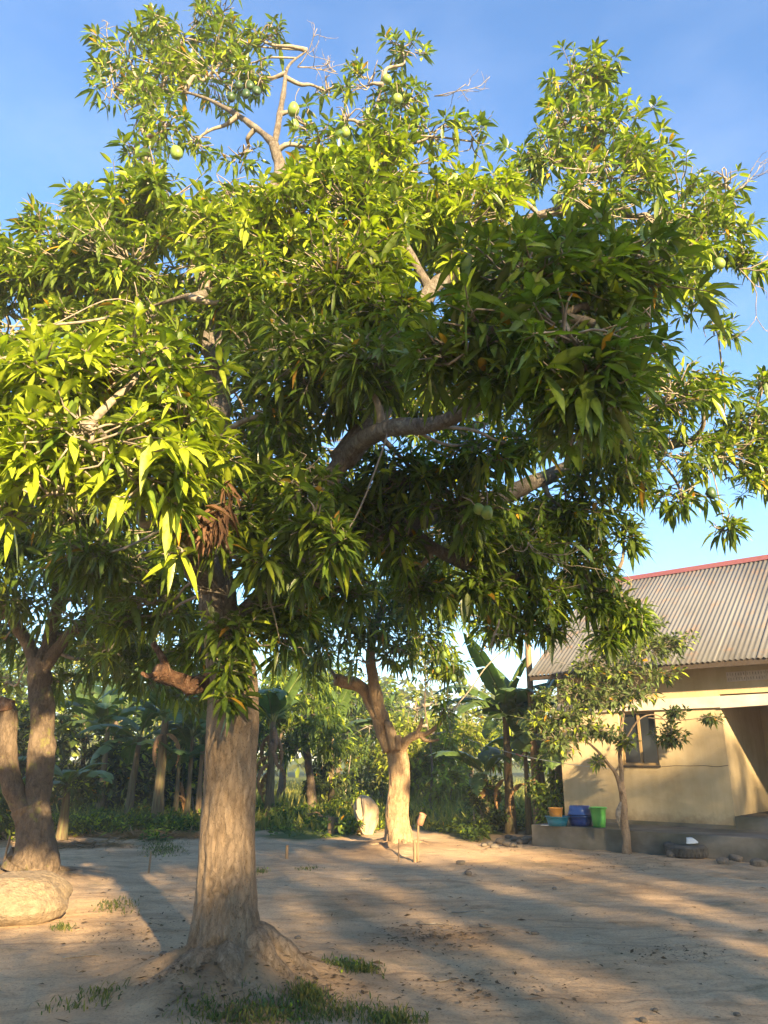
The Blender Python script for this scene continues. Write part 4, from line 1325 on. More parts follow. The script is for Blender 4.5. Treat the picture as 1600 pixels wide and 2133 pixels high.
# ------------------------------------------------------------------ other mango trees
def tree_left():
    c = LEFTT
    t = empty('mango_tree', (0, 0, 0), 'dark mossy mango tree with a forked trunk beside the pale boulder', 'tree', 'mango trees')
    b = np.array((c[0], c[1], ghz(*c) - 0.1))
    trunk_part('trunk', [b, P(75, 1790, 11.9), P(72, 1720, 11.9), P(62, 1680, 11.9)], [0.28, 0.24, 0.235, 0.25], M['bark_dark'], t, sides=56, rings=70, flare=([(-2.2, 0.4, 1), (-0.6, 0.4, 1.2), (1, .5, .8), (2.8, .4, 1)], 0.16, 0.3), seed=21)
    for k, (a, l, r) in enumerate([(-0.3, 0.9, 0.12), (-1.6, 0.5, 0.1), (3.0, 0.8, 0.12), (-2.4, .6, .1), (.6, .8, .1)]):
        root_part(t, c, a, l, r, M['bark_dark'], seed=30 + k)
    make_limb('limb', [P(60, 1700, 11.9), P(25, 1640, 11.85), P(14, 1570, 11.8), P(18, 1500, 11.8), P(14, 1478, 11.8)], 0.16, 0.11, M['bark_dark'], t, sides=24, jit=0.4, seed=22)
    make_limb('limb_stump', [P(14, 1482, 11.8), P(12, 1466, 11.8), P(16, 1455, 11.8)], 0.115, 0.085, M['stub'], t, sides=20, jit=0.9, seed=23)
    A = make_limb('limb', [P(72, 1700, 11.95), P(85, 1600, 12), P(88, 1500, 12), P(84, 1420, 12), P(80, 1370, 12)], 0.19, 0.155, M['bark_dark'], t, sides=30, jit=0.35, seed=24)
    B = make_limb('limb', [P(80, 1390, 12), P(50, 1330, 12), P(15, 1275, 11.8), P(-20, 1200, 11.6)], 0.12, 0.05, M['bark_dark'], t, jit=0.3, seed=25)
    C = make_limb('limb', [P(82, 1390, 12), P(105, 1320, 12), P(118, 1250, 12), P(110, 1150, 11.8)], 0.12, 0.06, M['bark_dark'], t, jit=0.3, seed=26)
    D = make_limb('limb', [P(86, 1400, 12), P(125, 1345, 11.9), P(170, 1300, 11.8), P(280, 1250, 11.6), P(380, 1270, 11.6)], 0.11, 0.03, M['bark_dark'], t, jit=0.3, seed=27)
    E = make_limb('limb', [P(92, 1560, 12), P(104, 1490, 12.0), P(100, 1430, 12.0)], 0.10, 0.05, M['bark_dark'], t, jit=0.4, seed=28)
    lobes = []
    for q in [(-60, 1180, 11, 120, 80), (70, 1120, 11.2, 110, 70), (200, 1170, 11.3, 110, 65), (300, 1230, 11.5, 90, 65), (390, 1300, 11.8, 70, 55), (250, 1320, 11.8, 90, 45), (340, 1370, 11.8, 80, 40), (20, 1040, 11.3, 130, 80), (-120, 1060, 11.3, 130, 100), (160, 1040, 11.5, 130, 80), (290, 1120, 12, 120, 80), (-20, 1270, 12, 50, 40), (180, 1250, 12.4, 80, 50), (120, 1180, 13, 140, 70), (-60, 960, 12, 180, 90), (400, 1220, 12.4, 80, 70), (420, 1400, 12.2, 50, 40), (20, 1330, 12.8, 60, 25), (130, 1420, 12.4, 40, 30), (220, 1385, 12.6, 70, 28), (310, 1420, 12.4, 70, 28), (390, 1450, 12.4, 50, 30), (-15, 1300, 12.6, 60, 40), (145, 1330, 12.6, 50, 35), (15, 1420, 12.8, 40, 25), (40, 1245, 11.4, 70, 45), (150, 1290, 11.4, 60, 40), (230, 1355, 11.4, 80, 40), (60, 1340, 13.2, 70, 40)]:
        lobes.append(lob(*q, dens=1.0))
    R, Ax, L, D_, Cc = crown_from_lobes(lobes, 13.0, 0.26, droop=0.5)
    build_crown(t, R, Ax, L, D_, M['leaf'], LO_S, LO_W, (8, 12), young=0.06, yellow=0.004, wr=(0.22, 0.28))
    g = Geo()
    connect(lobes, np.concatenate([A, B, C, D]), g, 0.03)
    g.build('twigs', M['twig'], t)['kind'] = 'stuff'


def tree_mid():
    c = MIDT
    t = empty('mango_tree', (0, 0, 0), 'sunlit pale-barked mango tree with lopped branches beside the tin-topped stake', 'tree', 'mango trees')
    b = np.array((c[0], c[1], ghz(*c) - 0.1))
    trunk_part('trunk', [b, P(828, 1700, 15.85), P(832, 1640, 15.85), P(828, 1575, 15.85), P(815, 1540, 15.85)], [0.25, 0.215, 0.21, 0.21, 0.21], M['bark_pale'], t, sides=56, rings=90, flare=([(-2.0, 0.35, 1), (-0.8, 0.35, 1.2), (0.3, .4, .8), (2.6, .4, 1.2)], 0.08, 0.25), seed=41, lump=0.045)
    for k, (a, l, r) in enumerate([(-2.9, 0.6, 0.1), (-1.4, 0.35, 0.08), (-0.2, 0.6, 0.09), (2.5, .5, .08)]):
        root_part(t, c, a, l, r, M['bark_pale'], seed=50 + k)
    A = make_limb('limb', [P(818, 1560, 15.85), P(790, 1495, 15.8), P(772, 1455, 15.8), P(745, 1428, 15.7), P(700, 1415, 15.5)], 0.20, 0.12, M['bark_pale'], t, sides=22, seed=42)
    B = make_limb('limb', [P(800, 1510, 15.75), P(786, 1460, 15.6), P(778, 1420, 15.5), P(772, 1360, 15.5), P(790, 1280, 15.4)], 0.14, 0.07, M['bark_pale'], t, sides=18, seed=43)
    C = make_limb('limb', [P(832, 1570, 15.8), P(845, 1545, 15.7), P(866, 1532, 15.6), P(890, 1528, 15.5), P(916, 1508, 15.4)], 0.11, 0.03, M['bark_pale'], t, sides=14, seed=44)
    make_limb('limb_stub', [P(862, 1536, 15.6), P(874, 1515, 15.55), P(879, 1496, 15.5)], 0.05, 0.03, M['bark_pale'], t, seed=45)
    make_limb('limb_stub', [P(872, 1531, 15.55), P(890, 1543, 15.5), P(914, 1541, 15.5)], 0.04, 0.018, M['bark_pale'], t, seed=46)
    make_limb('limb_stub', [P(822, 1560, 15.65), P(813, 1525, 15.6), P(806, 1500, 15.6)], 0.10, 0.05, M['bark_pale'], t, seed=47)
    make_limb('limb_stub', [P(828, 1560, 15.6), P(830, 1545, 15.55), P(829, 1533, 15.5)], 0.07, 0.05, M['bark_pale'], t, seed=48, jit=.5)
    lobes = []
    for q in [(640, 1350, 15.2, 70, 65), (700, 1300, 15, 80, 60), (800, 1290, 14.8, 90, 65), (880, 1330, 15.2, 70, 50), (755, 1375, 14.8, 50, 35), (900, 1250, 15, 90, 60), (820, 1200, 15.2, 140, 60), (600, 1280, 15.4, 80, 60), (930, 1385, 15.6, 40, 30), (980, 1180, 15.4, 100, 60), (1030, 1290, 16, 60, 40), (680, 1200, 15.6, 120, 70), (820, 1355, 14.8, 50, 35), (920, 1480, 15.2, 22, 30), (1060, 1345, 16.4, 30, 25)]:
        lobes.append(lob(*q))
    R, Ax, L, D_, Cc = crown_from_lobes(lobes, 13.0, 0.26, droop=0.45)
    build_crown(t, R, Ax, L, D_, M['leaf'], LO_S, LO_W, (8, 12), young=0.16, yellow=0.01, wr=(0.22, 0.28))
    g = Geo()
    connect(lobes, np.concatenate([A, B, C]), g, 0.03)
    g.build('twigs', M['twig'], t)['kind'] = 'stuff'
    for px, py, Y in [(945, 1412, 15.0), (912, 1395, 15.0), (968, 1420, 15.3), (925, 1365, 14.6)]:
        mango_fruit(t, P(px, py, Y), 0.06, 0.075, 0.2)


def tree_back():
    t = empty('mango_tree', (0, 0, 0), 'low bushy mango tree with sunlit leaves seen past the thick trunk', 'tree', 'mango trees')
    b = G(650, 1695)
    A = make_limb('trunk', [b - UP * 0.1, P(648, 1640, b[1]), P(640, 1570, b[1]), P(630, 1500, b[1])], 0.16, 0.09, M['bark_dark'], t, sides=18, seed=61)
    Y = b[1] - 1.2
    lobes = []
    for q in [(600, 1440, Y, 80, 50), (650, 1490, Y, 65, 50), (585, 1520, Y, 55, 45), (690, 1540, Y + .5, 40, 35), (560, 1470, Y, 50, 50), (640, 1400, Y + .5, 90, 45), (620, 1560, Y, 50, 28), (540, 1550, Y + 1, 35, 40)]:
        lobes.append(lob(*q))
    R, Ax, L, D_, Cc = crown_from_lobes(lobes, 9.0, 0.30, droop=0.5)
    build_crown(t, R, Ax, L, D_, M['leaf'], LO_S, LO_W, (8, 11), young=0.14, yellow=0.01)
    g = Geo()
    connect(lobes, A, g, 0.03)
    g.build('twigs', M['twig'], t)['kind'] = 'stuff'


tree_left()
tree_mid()
tree_back()


def tree_young():
    """the slender dusty tree before the house"""
    t = empty('young_tree', (0, 0, 0), 'slender young tree with sparse dusty leaves before the house window', 'tree')
    m = M['bark']
    z0 = ghz(4.30, 14.75)
    b = np.array((4.30, 14.75, z0 - 0.08))
    A = make_limb('trunk', [b, P(1304, 1735, 14.77), P(1299, 1690, 14.77), P(1296, 1640, 14.77)], 0.085, 0.062, m, t, sides=16, seed=71)
    B = make_limb('stem', [P(1297, 1650, 14.77), P(1294, 1600, 14.77), P(1292, 1540, 14.75), P(1300, 1470, 14.70), P(1315, 1400, 14.70), P(1345, 1335, 14.70)], 0.05, 0.014, m, t, sides=10, seed=72)
    C = make_limb('stem', [P(1296, 1655, 14.74), P(1284, 1615, 14.70), P(1268, 1592, 14.65), P(1245, 1565, 14.60), P(1205, 1530, 14.50)], 0.045, 0.014, m, t, sides=10, seed=73)
    D = make_limb('stem', [P(1292, 1560, 14.75), P(1330, 1500, 14.50), P(1370, 1490, 14.40), P(1400, 1520, 14.35)], 0.018, 0.007, m, t, sides=7, seed=74)
    E = make_limb('stem', [P(1350, 1495, 14.45), P(1420, 1500, 14.30), P(1480, 1492, 14.20)], 0.011, 0.005, m, t, sides=6, seed=75)
    F = make_limb('stem', [P(1280, 1610, 14.70), P(1287, 1600, 14.65), P(1290, 1590, 14.60)], 0.018, 0.010, m, t, sides=6, seed=76)
    lobes = []
    for px, py, rx, ry, dn in [(1180, 1500, 55, 40, 1.3), (1235, 1460, 50, 35, 1.2), (1250, 1520, 45, 30, 1), (1160, 1545, 45, 35, 1.3), (1290, 1400, 70, 45, 1.1), (1350, 1350, 70, 40, 1.1), (1400, 1335, 40, 25, 1.0), (1395, 1530, 32, 32, 1.3), (1475, 1497, 35, 9, 0.9), (1405, 1484, 28, 9, 0.9), (1330, 1440, 50, 30, 0.7), (1220, 1390, 50, 35, 1.0), (1370, 1405, 45, 20, 0.7), (1120, 1500, 35, 30, 1.0), (1260, 1345, 60, 40, 1.0), (1330, 1305, 60, 35, 1.0), (1200, 1440, 50, 40, 1.1), (1290, 1450, 45, 35, 0.9), (1130, 1455, 35, 35, 0.9), (1250, 1585, 22, 12, 0.7), (1300, 1545, 25, 20, 0.8)]:
        lobes.append(lob(px, py, 14.55, rx, ry, rz=0.35, dens=dn, fill=0.6))
    R, Ax, L, D_, Cc = crown_from_lobes(lobes, 44.0, 0.135, droop=0.25, upbias=0.2)
    build_crown(t, R, Ax, L, D_, M['leaf_dull'], LO_S, LO_W, (3, 6), young=0.12, yellow=0.01, base=(0.072, 0.108, 0.034), wr=(0.36, 0.48), spread=(0.4, 1.5))
    g = Geo()
    connect(lobes, np.concatenate([A, B, C, D, E]), g, 0.011)
    twig_geo(R, Ax, Cc, g, 0.002, 0.004)
    g.build('twigs', M['twig'], t)['kind'] = 'stuff'
    # bark rags tied round the stem
    p = catmull([P(1293, 1670, 14.66), P(1287, 1700, 14.64), P(1291, 1725, 14.66)], 8)
    Geo().tube(p, [0.02, 0.035, 0.045, 0.045, 0.04, 0.03, 0.02, 0.01], 8, 0.8, 4).build('loose_bark', M['twig'], t)


tree_young()


# ------------------------------------------------------------------ bananas
def banana_leaf_mesh(name, L, hw, e0, droop, seed, dry=False, torn=0.5, col=(0.045, 0.085, 0.022)):
    """leaf grows along +X from the origin, rising at e0 and arching over"""
    r = np.random.default_rng(seed)
    n = 26
    s = np.linspace(0, 1, n)
    ang = e0 - droop * (s ** 1.25)
    ds = L / (n - 1)
    x = np.concatenate([[0], np.cumsum(np.cos(ang[:-1]) * ds)])
    z = np.concatenate([[0], np.cumsum(np.sin(ang[:-1]) * ds)])
    mid = np.stack([x, 0 * x, z], -1)
    nrm = np.stack([-np.sin(ang), 0 * x, np.cos(ang)], -1)
    g = Geo()
    pet = 0.14
    w = hw * np.clip((s - pet) / 0.13, 0, 1) ** 0.6 * (1 - np.clip((s - 0.55) / 0.46, 0, 1) ** 2.2)
    c0 = np.array(col)
    for sd in (-1, 1):
        i = int(pet * n)
        while i < n - 1:
            j = min(n - 1, i + (int(r.integers(1, 3)) if r.random() < torn else int(r.integers(3, 7))))
            sag = r.random() * (0.55 if torn > 0.4 else 0.25) + 0.05 + (0.9 if dry else 0)
            twist = r.normal(0, 0.05)
            vs, cs = [], []
            for k in range(i, j + 1):
                gap = 0.0
                if torn > 0.2:
                    gap = (0.18 if k == i else (-0.18 if k == j else 0)) * ds
                out = np.array((0, sd, 0))
                p0 = mid[k]
                for f, up in ((0.0, 0.0), (0.5, 0.10), (1.0, 0.02)):
                    q = p0 + out * w[k] * f * math.cos(sag * f) + nrm[k] * (w[k] * (up - math.sin(sag * f) * f * 0.8)) + np.array((math.cos(ang[k]), 0, math.sin(ang[k]))) * (gap * f + twist * f * w[k])
                    vs.append(q)
                    cs.append(c0 * (1.35 if f == 0 else 1.0) * (0.85 + 0.3 * r.random()))
            m = j - i + 1
            qs = []
            for k in range(m - 1):
                a = 3 * k
                qs += [(a, a + 1, a + 4, a + 3), (a + 1, a + 2, a + 5, a + 4)]
            g.add(vs, qs, None, np.array(cs))
            i = j
    v, q, t = tube(mid - nrm * 0.008, np.linspace(0.028, 0.005, n), 6)
    g.add(v, q, t, np.array((0.16, 0.19, 0.06)) if not dry else c0 * 1.3)
    fs = [np.concatenate(g.q), np.concatenate(g.t)]
    me = mesh_raw(name, np.concatenate(g.v), fs, True, np.concatenate(g.c))
    me.materials.append(M['leaf_dry'] if dry else M['banana'])
    return me


BL = {}
for k, (L, hw, e0, dp, torn) in {'up': (2.0, 0.38, 1.35, 0.5, 0.1), 'mid': (1.9, 0.33, 0.95, 1.5, 0.5), 'wide': (1.8, 0.34, 0.6, 1.5, 0.6), 'low': (1.7, 0.32, 0.2, 1.4, 0.7), 'small': (1.1, 0.22, 0.9, 1.2, 0.3), 'fold': (1.9, 0.22, 1.15, 2.2, 0.7)}.items():
    for j in range(3):
        BL[k + str(j)] = banana_leaf_mesh('banana_leaf', L, hw, e0, dp, 100 + ord(k[0]) % 7 + j * 13 + len(k), False, torn, (0.062 + 0.01 * j, 0.108 + 0.012 * j, 0.028))
for j in range(3):
    BL['dry' + str(j)] = banana_leaf_mesh('banana_leaf', 1.5, 0.16, 0.2, 2.9, 300 + j, True, 0.9, (0.30 - 0.04 * j, 0.17 - 0.02 * j, 0.075))


def banana(x, y, h, label, leaves, r=0.10, lean=(0, 0), group='banana plants', stemcol='pseudostem', dry=0, scale=1.0, seed=0):
    rr = np.random.default_rng(seed + 1)
    o = empty('banana_plant', (x, y, ghz(x, y) - 0.03), label, 'plant', group)
    pts = catmull([(0, 0, 0), (lean[0] * 0.3, lean[1] * 0.3, h * 0.4), (lean[0], lean[1], h)], 18)
    rad = r * (1.15 - 0.6 * np.linspace(0, 1, 18)) + 0.03 * np.exp(-np.linspace(0, 1, 18) * 12)
    Geo().tube(pts, rad, 14, 0.18, seed).build('pseudostem', M[stemcol], o)
    top = pts[-1]
    for k, lf in enumerate(leaves):
        kind, az = lf[0], lf[1]
        s = (lf[2] if len(lf) > 2 else 1.0) * scale
        obj_me('leaf', BL[kind], o, loc=top - np.array((0, 0, 0.04 * (k % 4))), rot=(rr.normal(0, 0.12), rr.normal(0, 0.06), az), scale=(s, s, s))
    for k in range(dry):
        az = rr.random() * 6.28
        zz = h * (0.55 + 0.4 * rr.random())
        p = pts[min(17, int(zz / h * 17))]
        lo = obj_me('dead_leaf', BL['dry%d' % (k % 3)], o, loc=p, rot=(rr.normal(0, 0.2), rr.normal(0, 0.15), az), scale=(0.55, 0.9, 0.9 * min(1, h / 1.9)))
    return o


PI = math.pi


def rleaves(seed, n=7, kinds=('mid', 'wide', 'low', 'fold', 'up')):
    rr = np.random.default_rng(seed)
    out = []
    a0 = rr.random() * 6.28
    for k in range(n):
        kd = kinds[0] if False else kinds[rr.integers(0, len(kinds))]
        out.append((kd + str(rr.integers(0, 3)), a0 + k * 2.4 + rr.normal(0, 0.2), 0.85 + 0.3 * rr.random()))
    return out


def gp(px, py):
    p = G(px, py)
    return p[0], p[1]


banana(*gp(325, 1727), 2.55, 'tall banana plant with the thickest brown stem behind the straw mulch', rleaves(3, 8), r=0.15, dry=2, seed=3)
banana(*gp(264, 1722), 2.15, 'banana plant with a leaning slim stem rising behind the cut log', rleaves(4, 8), r=0.11, lean=(0.12, 0), seed=4)
banana(*gp(205, 1712), 2.5, 'banana plant with a straight dark stem deeper in the grove', rleaves(5, 8), r=0.10, seed=5)
banana(*gp(128, 1748), 1.15, 'short banana plant close behind the mossy forked tree', rleaves(6, 7, ('mid', 'wide', 'small')), r=0.11, scale=0.8, dry=1, seed=6)
banana(*gp(363, 1724), 1.5, 'small banana plant tucked against the thickest banana stem', rleaves(7, 6, ('small', 'mid')), r=0.07, scale=0.8, dry=2, seed=7)
banana(*gp(388, 1722), 2.2, 'slim dark-stemmed banana plant with a yellowing drooping leaf', rleaves(8, 6), r=0.07, seed=8)
banana(*gp(411, 1716), 2.0, 'banana plant with a sunlit tan stem at the edge of the grove', rleaves(9, 6), r=0.08, stemcol='wood', seed=9)
banana(*gp(160, 1700), 2.3, 'banana plant with spreading leaves at the back of the grove', rleaves(10, 8), r=0.1, seed=10)
banana(*gp(235, 1690), 3.0, 'tall banana plant with torn grey-green leaves behind the grove', rleaves(12, 8), r=0.11, seed=12)
banana(*gp(300, 1685), 2.6, 'banana plant standing far back between two darker stems', rleaves(13, 8), r=0.1, seed=13)
banana(*gp(560, 1712), 2.6, 'banana plant wrapped in a skirt of dry tan leaves', rleaves(14, 7), r=0.13, dry=13, seed=14)
banana(*gp(690, 1690), 2.3, 'banana plant with pale midribs in the dark thicket', rleaves(15, 8, ('up', 'mid', 'fold')), r=0.1, dry=1, seed=15)
# the clump by the house
banana(2.89, 18.9, 2.75, 'big banana plant whose tall upright leaf stands against the sky', [('up0', PI + 0.45, 1.05), ('mid0', PI + 0.1, 1.05), ('wide1', PI - 0.15, 1.05), ('mid1', 0.2, 1.05), ('up1', -0.5, 0.75), ('wide0', -0.2, 0.95), ('low1', -1.0, 0.9), ('low0', -2.2, 0.85), ('mid2', 1.2, 1.0), ('wide2', PI + 0.6, 0.95), ('mid2', -1.6, 0.8)], r=0.12, dry=2, seed=20)
banana(3.28, 18.7, 1.9, 'banana plant with a bare dark stem in the clump by the house', rleaves(21, 6), r=0.08, dry=1, seed=21)
banana(3.75, 19.2, 2.3, 'banana plant leaning out from the end wall of the house', rleaves(22, 7), r=0.12, lean=(-0.1, 0.1), seed=22)
banana(2.4, 19.3, 1.3, 'short banana plant with a brown dead leaf trailing to the grass', rleaves(23, 6, ('mid', 'low', 'fold')), r=0.09, dry=5, scale=0.85, seed=23)
banana(4.1, 18.9, 1.9, 'banana plant with a thick dark stem hard against the house corner', rleaves(24, 6), r=0.15, seed=24)


# ------------------------------------------------------------------ shrubs, weeds, far trees
def shrub(name, label, c, rad, n_l, Ll, base, stems=4, young=0.15, cat='bush', group=None, mat='leaf_dull', wr=(0.35, 0.5), k=(6, 10), spread=(0.4, 1.7), stem_r=0.02):
    o = empty(name, (c[0], c[1], ghz(c[0], c[1])), label, cat, group)
    z0 = 0.0
    lobes = []
    for i in range(n_l):
        p = RNG.normal(0, 0.5, 3) * np.array(rad)
        p = np.clip(p, -np.array(rad), np.array(rad))
        lobes.append(dict(c=np.array((0, 0, rad[2])) + p, r=tuple(np.array(rad) * (0.40 + 0.2 * RNG.random()))))
    R, A, L, D, C = crown_from_lobes(lobes, 1.1 / (Ll * Ll) * 0.45, Ll, droop=0.35, upbias=0.3)
    R[:, 2] = np.maximum(R[:, 2], 0.05)
    build_crown(o, R, A, L, D, M[mat], LO_S, LO_W, k, young=young, yellow=0.01, base=base, wr=wr, name='foliage', spread=spread)
    for i in range(stems):
        e = lobes[i % n_l]['c']
        s = np.array((e[0] * 0.25, e[1] * 0.25, -0.05))
        Geo().tube(catmull([s, (s + e) / 2 + RNG.normal(0, 0.06, 3), e], 10), np.linspace(stem_r * 1.4, stem_r * 0.5, 10), 6, 0.2, i).build('stem', M['twig'], o)
    return o


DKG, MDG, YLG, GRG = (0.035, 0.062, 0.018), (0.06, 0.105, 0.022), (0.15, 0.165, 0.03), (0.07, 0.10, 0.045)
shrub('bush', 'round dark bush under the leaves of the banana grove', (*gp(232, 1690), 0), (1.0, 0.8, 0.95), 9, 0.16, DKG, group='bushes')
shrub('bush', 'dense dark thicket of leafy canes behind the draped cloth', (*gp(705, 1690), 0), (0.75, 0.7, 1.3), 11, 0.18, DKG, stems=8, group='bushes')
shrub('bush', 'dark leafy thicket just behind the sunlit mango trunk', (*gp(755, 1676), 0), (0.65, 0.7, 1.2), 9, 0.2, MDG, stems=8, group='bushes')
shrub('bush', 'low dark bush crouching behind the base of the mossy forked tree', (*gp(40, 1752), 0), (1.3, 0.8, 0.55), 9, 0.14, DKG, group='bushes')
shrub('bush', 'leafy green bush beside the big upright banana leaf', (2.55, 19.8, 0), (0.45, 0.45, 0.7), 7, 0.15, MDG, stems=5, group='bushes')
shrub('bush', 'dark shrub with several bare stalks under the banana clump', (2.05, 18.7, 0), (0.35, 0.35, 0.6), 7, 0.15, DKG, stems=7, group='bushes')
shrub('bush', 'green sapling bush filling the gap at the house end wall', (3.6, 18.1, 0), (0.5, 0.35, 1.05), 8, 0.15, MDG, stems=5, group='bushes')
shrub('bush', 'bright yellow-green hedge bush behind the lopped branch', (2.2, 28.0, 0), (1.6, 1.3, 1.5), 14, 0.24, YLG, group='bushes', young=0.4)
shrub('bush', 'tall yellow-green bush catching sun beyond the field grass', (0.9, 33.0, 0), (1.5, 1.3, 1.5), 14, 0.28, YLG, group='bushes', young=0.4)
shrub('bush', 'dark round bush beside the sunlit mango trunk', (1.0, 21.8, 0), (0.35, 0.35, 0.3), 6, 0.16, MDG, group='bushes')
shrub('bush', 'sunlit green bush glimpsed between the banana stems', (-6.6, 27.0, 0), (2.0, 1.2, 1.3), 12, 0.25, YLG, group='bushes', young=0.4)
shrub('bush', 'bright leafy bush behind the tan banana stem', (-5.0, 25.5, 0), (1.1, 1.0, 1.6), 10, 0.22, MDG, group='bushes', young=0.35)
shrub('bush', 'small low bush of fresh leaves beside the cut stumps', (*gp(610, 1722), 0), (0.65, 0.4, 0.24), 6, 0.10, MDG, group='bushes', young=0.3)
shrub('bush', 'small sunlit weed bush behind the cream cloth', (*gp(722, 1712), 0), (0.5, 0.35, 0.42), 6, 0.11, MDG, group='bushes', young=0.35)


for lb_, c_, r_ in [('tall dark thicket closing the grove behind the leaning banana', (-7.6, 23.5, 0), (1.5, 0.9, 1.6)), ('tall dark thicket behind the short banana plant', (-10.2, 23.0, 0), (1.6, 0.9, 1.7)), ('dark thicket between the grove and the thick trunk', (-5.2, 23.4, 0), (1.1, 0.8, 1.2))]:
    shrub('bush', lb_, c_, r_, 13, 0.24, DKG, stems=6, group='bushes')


def far_tree(label, x, y, h, w, base, seed, L=0.45, sparse=1.0, trunk=0.18, group='trees beyond the field'):
    o = empty('tree', (x, y, ghz(x, y)), label, 'tree', group)
    p = make_limb('trunk', [(0, 0, -0.2), (0.1, 0, h * 0.3), (-0.1, 0.1, h * 0.6), (0.05, 0, h * 0.92)], trunk, trunk * 0.25, M['bark_dark'], o, sides=9, n=16, seed=seed)
    lobes = []
    for i in range(11):
        a = i * 2.4
        q = np.array((math.cos(a) * w * (0.25 + 0.4 * RNG.random()), math.sin(a) * w * 0.5, h * (0.45 + 0.5 * RNG.random())))
        lobes.append(dict(c=q, r=(w * 0.36, w * 0.36, h * 0.15), dens=sparse))
    R, A, Lg, D, C = crown_from_lobes(lobes, 0.35 / (L * L), L, droop=0.4)
    build_crown(o, R, A, Lg, D, M['leaf_dull'], LO_S, LO_W, (6, 9), young=0.25, yellow=0.01, base=base, wr=(0.3, 0.42))
    g = Geo()
    connect(lobes, p, g, 0.05)
    g.build('twigs', M['twig'], o)['kind'] = 'stuff'


far_tree('pale slender tree with wispy leaves against the bright sky', 1.5, 27.0, 5.6, 1.3, YLG, 1, 0.28, 0.5, 0.05)
far_tree('rounded tree rising behind the sunlit mango trunk', -1.5, 36.0, 4.6, 3.6, MDG, 2, 0.42)
far_tree('low leafy tree between the draped cloth and the dry banana skirt', -4.2, 33.0, 5.0, 3.0, MDG, 3, 0.4)
far_tree('tree with yellowish top showing above the banana grove', -11.5, 34.0, 7.6, 3.0, YLG, 4, 0.4)
far_tree('broad tree closing the view behind the banana grove', -8.6, 38.0, 5.4, 4.5, MDG, 5, 0.45)
far_tree('leafy tree behind the house end wall and banana clump', 6.2, 30.0, 3.6, 2.6, MDG, 6, 0.4)
far_tree('small yellow-green tree just right of the wispy tree', 3.4, 33.0, 3.2, 2.0, YLG, 7, 0.36)
far_tree('tree far back past the mossy forked tree', -16.5, 36.0, 7.0, 4.5, MDG, 8, 0.45)
far_tree('distant tree line tree above the field between trunk and cloth', -2.8, 48.0, 6.0, 5.0, MDG, 9, 0.5)
far_tree('distant tree low on the skyline beside the banana leaf', 5.5, 52.0, 4.2, 5.0, MDG, 10, 0.5)


def treeline():
    n = 2600
    x = RNG.uniform(-75, 60, n)
    y = 72 + 10 * RNG.random(n)
    top = 4.0 + 4.5 * vnoise(np.stack([x * 0.13, x * 0, x * 0], -1)) + 1.5 * vnoise(np.stack([x * 0.5, x * 0, x * 0], -1))
    z = top * RNG.random(n) ** 0.7
    pts = np.stack([x, y, z + 0.3], -1)
    A = norm(np.array((0, -0.4, 0.8)) + RNG.normal(0, 0.5, pts.shape))
    idx, b, d, L, dr = rosettes_to_leaves(pts, A, 6, 9, np.full(n, 1.0), np.full(n, 0.4), (0.4, 1.8))
    col = mango_colours(len(L), 0.3, 0.0, (0.075, 0.10, 0.03))
    V, Q, T, C = leaf_geo(b, d, L, L * 0.5, dr, RNG.normal(0, 0.5, len(L)), col, LO_S, LO_W, 0.25, 1.0)
    tag(obj('treeline', V, [Q, T], M['leaf_dull'], None, True, C), 'distant line of green trees closing the far side of the field', 'trees', kind='stuff')


treeline()


def blades(name, label, pts, hts, base, mat='grass', wid=0.012, cat='grass', kind='stuff', var=0.4):
    n = len(pts)
    az = RNG.random(n) * 6.283
    lean = 0.15 + 0.55 * RNG.random(n)
    d = norm(np.stack([np.cos(az) * lean, np.sin(az) * lean, np.ones(n)], -1))
    col = np.array(base) * (1 - var / 2 + var * RNG.random((n, 1))) + np.array((0.16, 0.09, 0.02)) * (RNG.random((n, 1)) ** 3)
    V, Q, T, C = leaf_geo(np.asarray(pts), d, hts, np.full(n, wid) * (0.6 + 0.8 * RNG.random(n)), 0.15 + 0.5 * RNG.random(n), RNG.normal(0, 0.5, n), col, LO_S, np.array((0.7, 1.0)), 0.2, 1.0)
    o = obj(name, V, [Q, T], M[mat], None, True, C)
    return tag(o, label, cat, kind=kind)


# field grass
n = 26000
x = RNG.uniform(-22, 16, n)
y = 19.5 + 32 * RNG.random(n) ** 1.6
w = yard_weight(x, y)
k = (w > 0.4) & ~((x > 3.4) & (y < 24) & (x - 3.0 > (y - 17) * 0.4))
x, y = x[k], y[k]
blades('grass', 'rough green field grass growing beyond the yard', np.stack([x, y, gh(x, y)], -1), 0.30 + 0.5 * RNG.random(len(x)), (0.17, 0.19, 0.05), wid=0.045)


def patch(px, py, rx, ry, n, name, label, h, base, wid=0.01, hmin=0.03):
    qx = px + rx * np.clip(RNG.normal(0, 0.5, n), -1.2, 1.2)
    qy = py + ry * np.clip(RNG.normal(0, 0.5, n), -1.2, 1.2)
    pts = np.array([G(a, b) for a, b in zip(qx, qy)])
    z = gh(pts[:, 0], pts[:, 1])
    pts[:, 2] = z
    return pts, hmin + h * RNG.random(n)


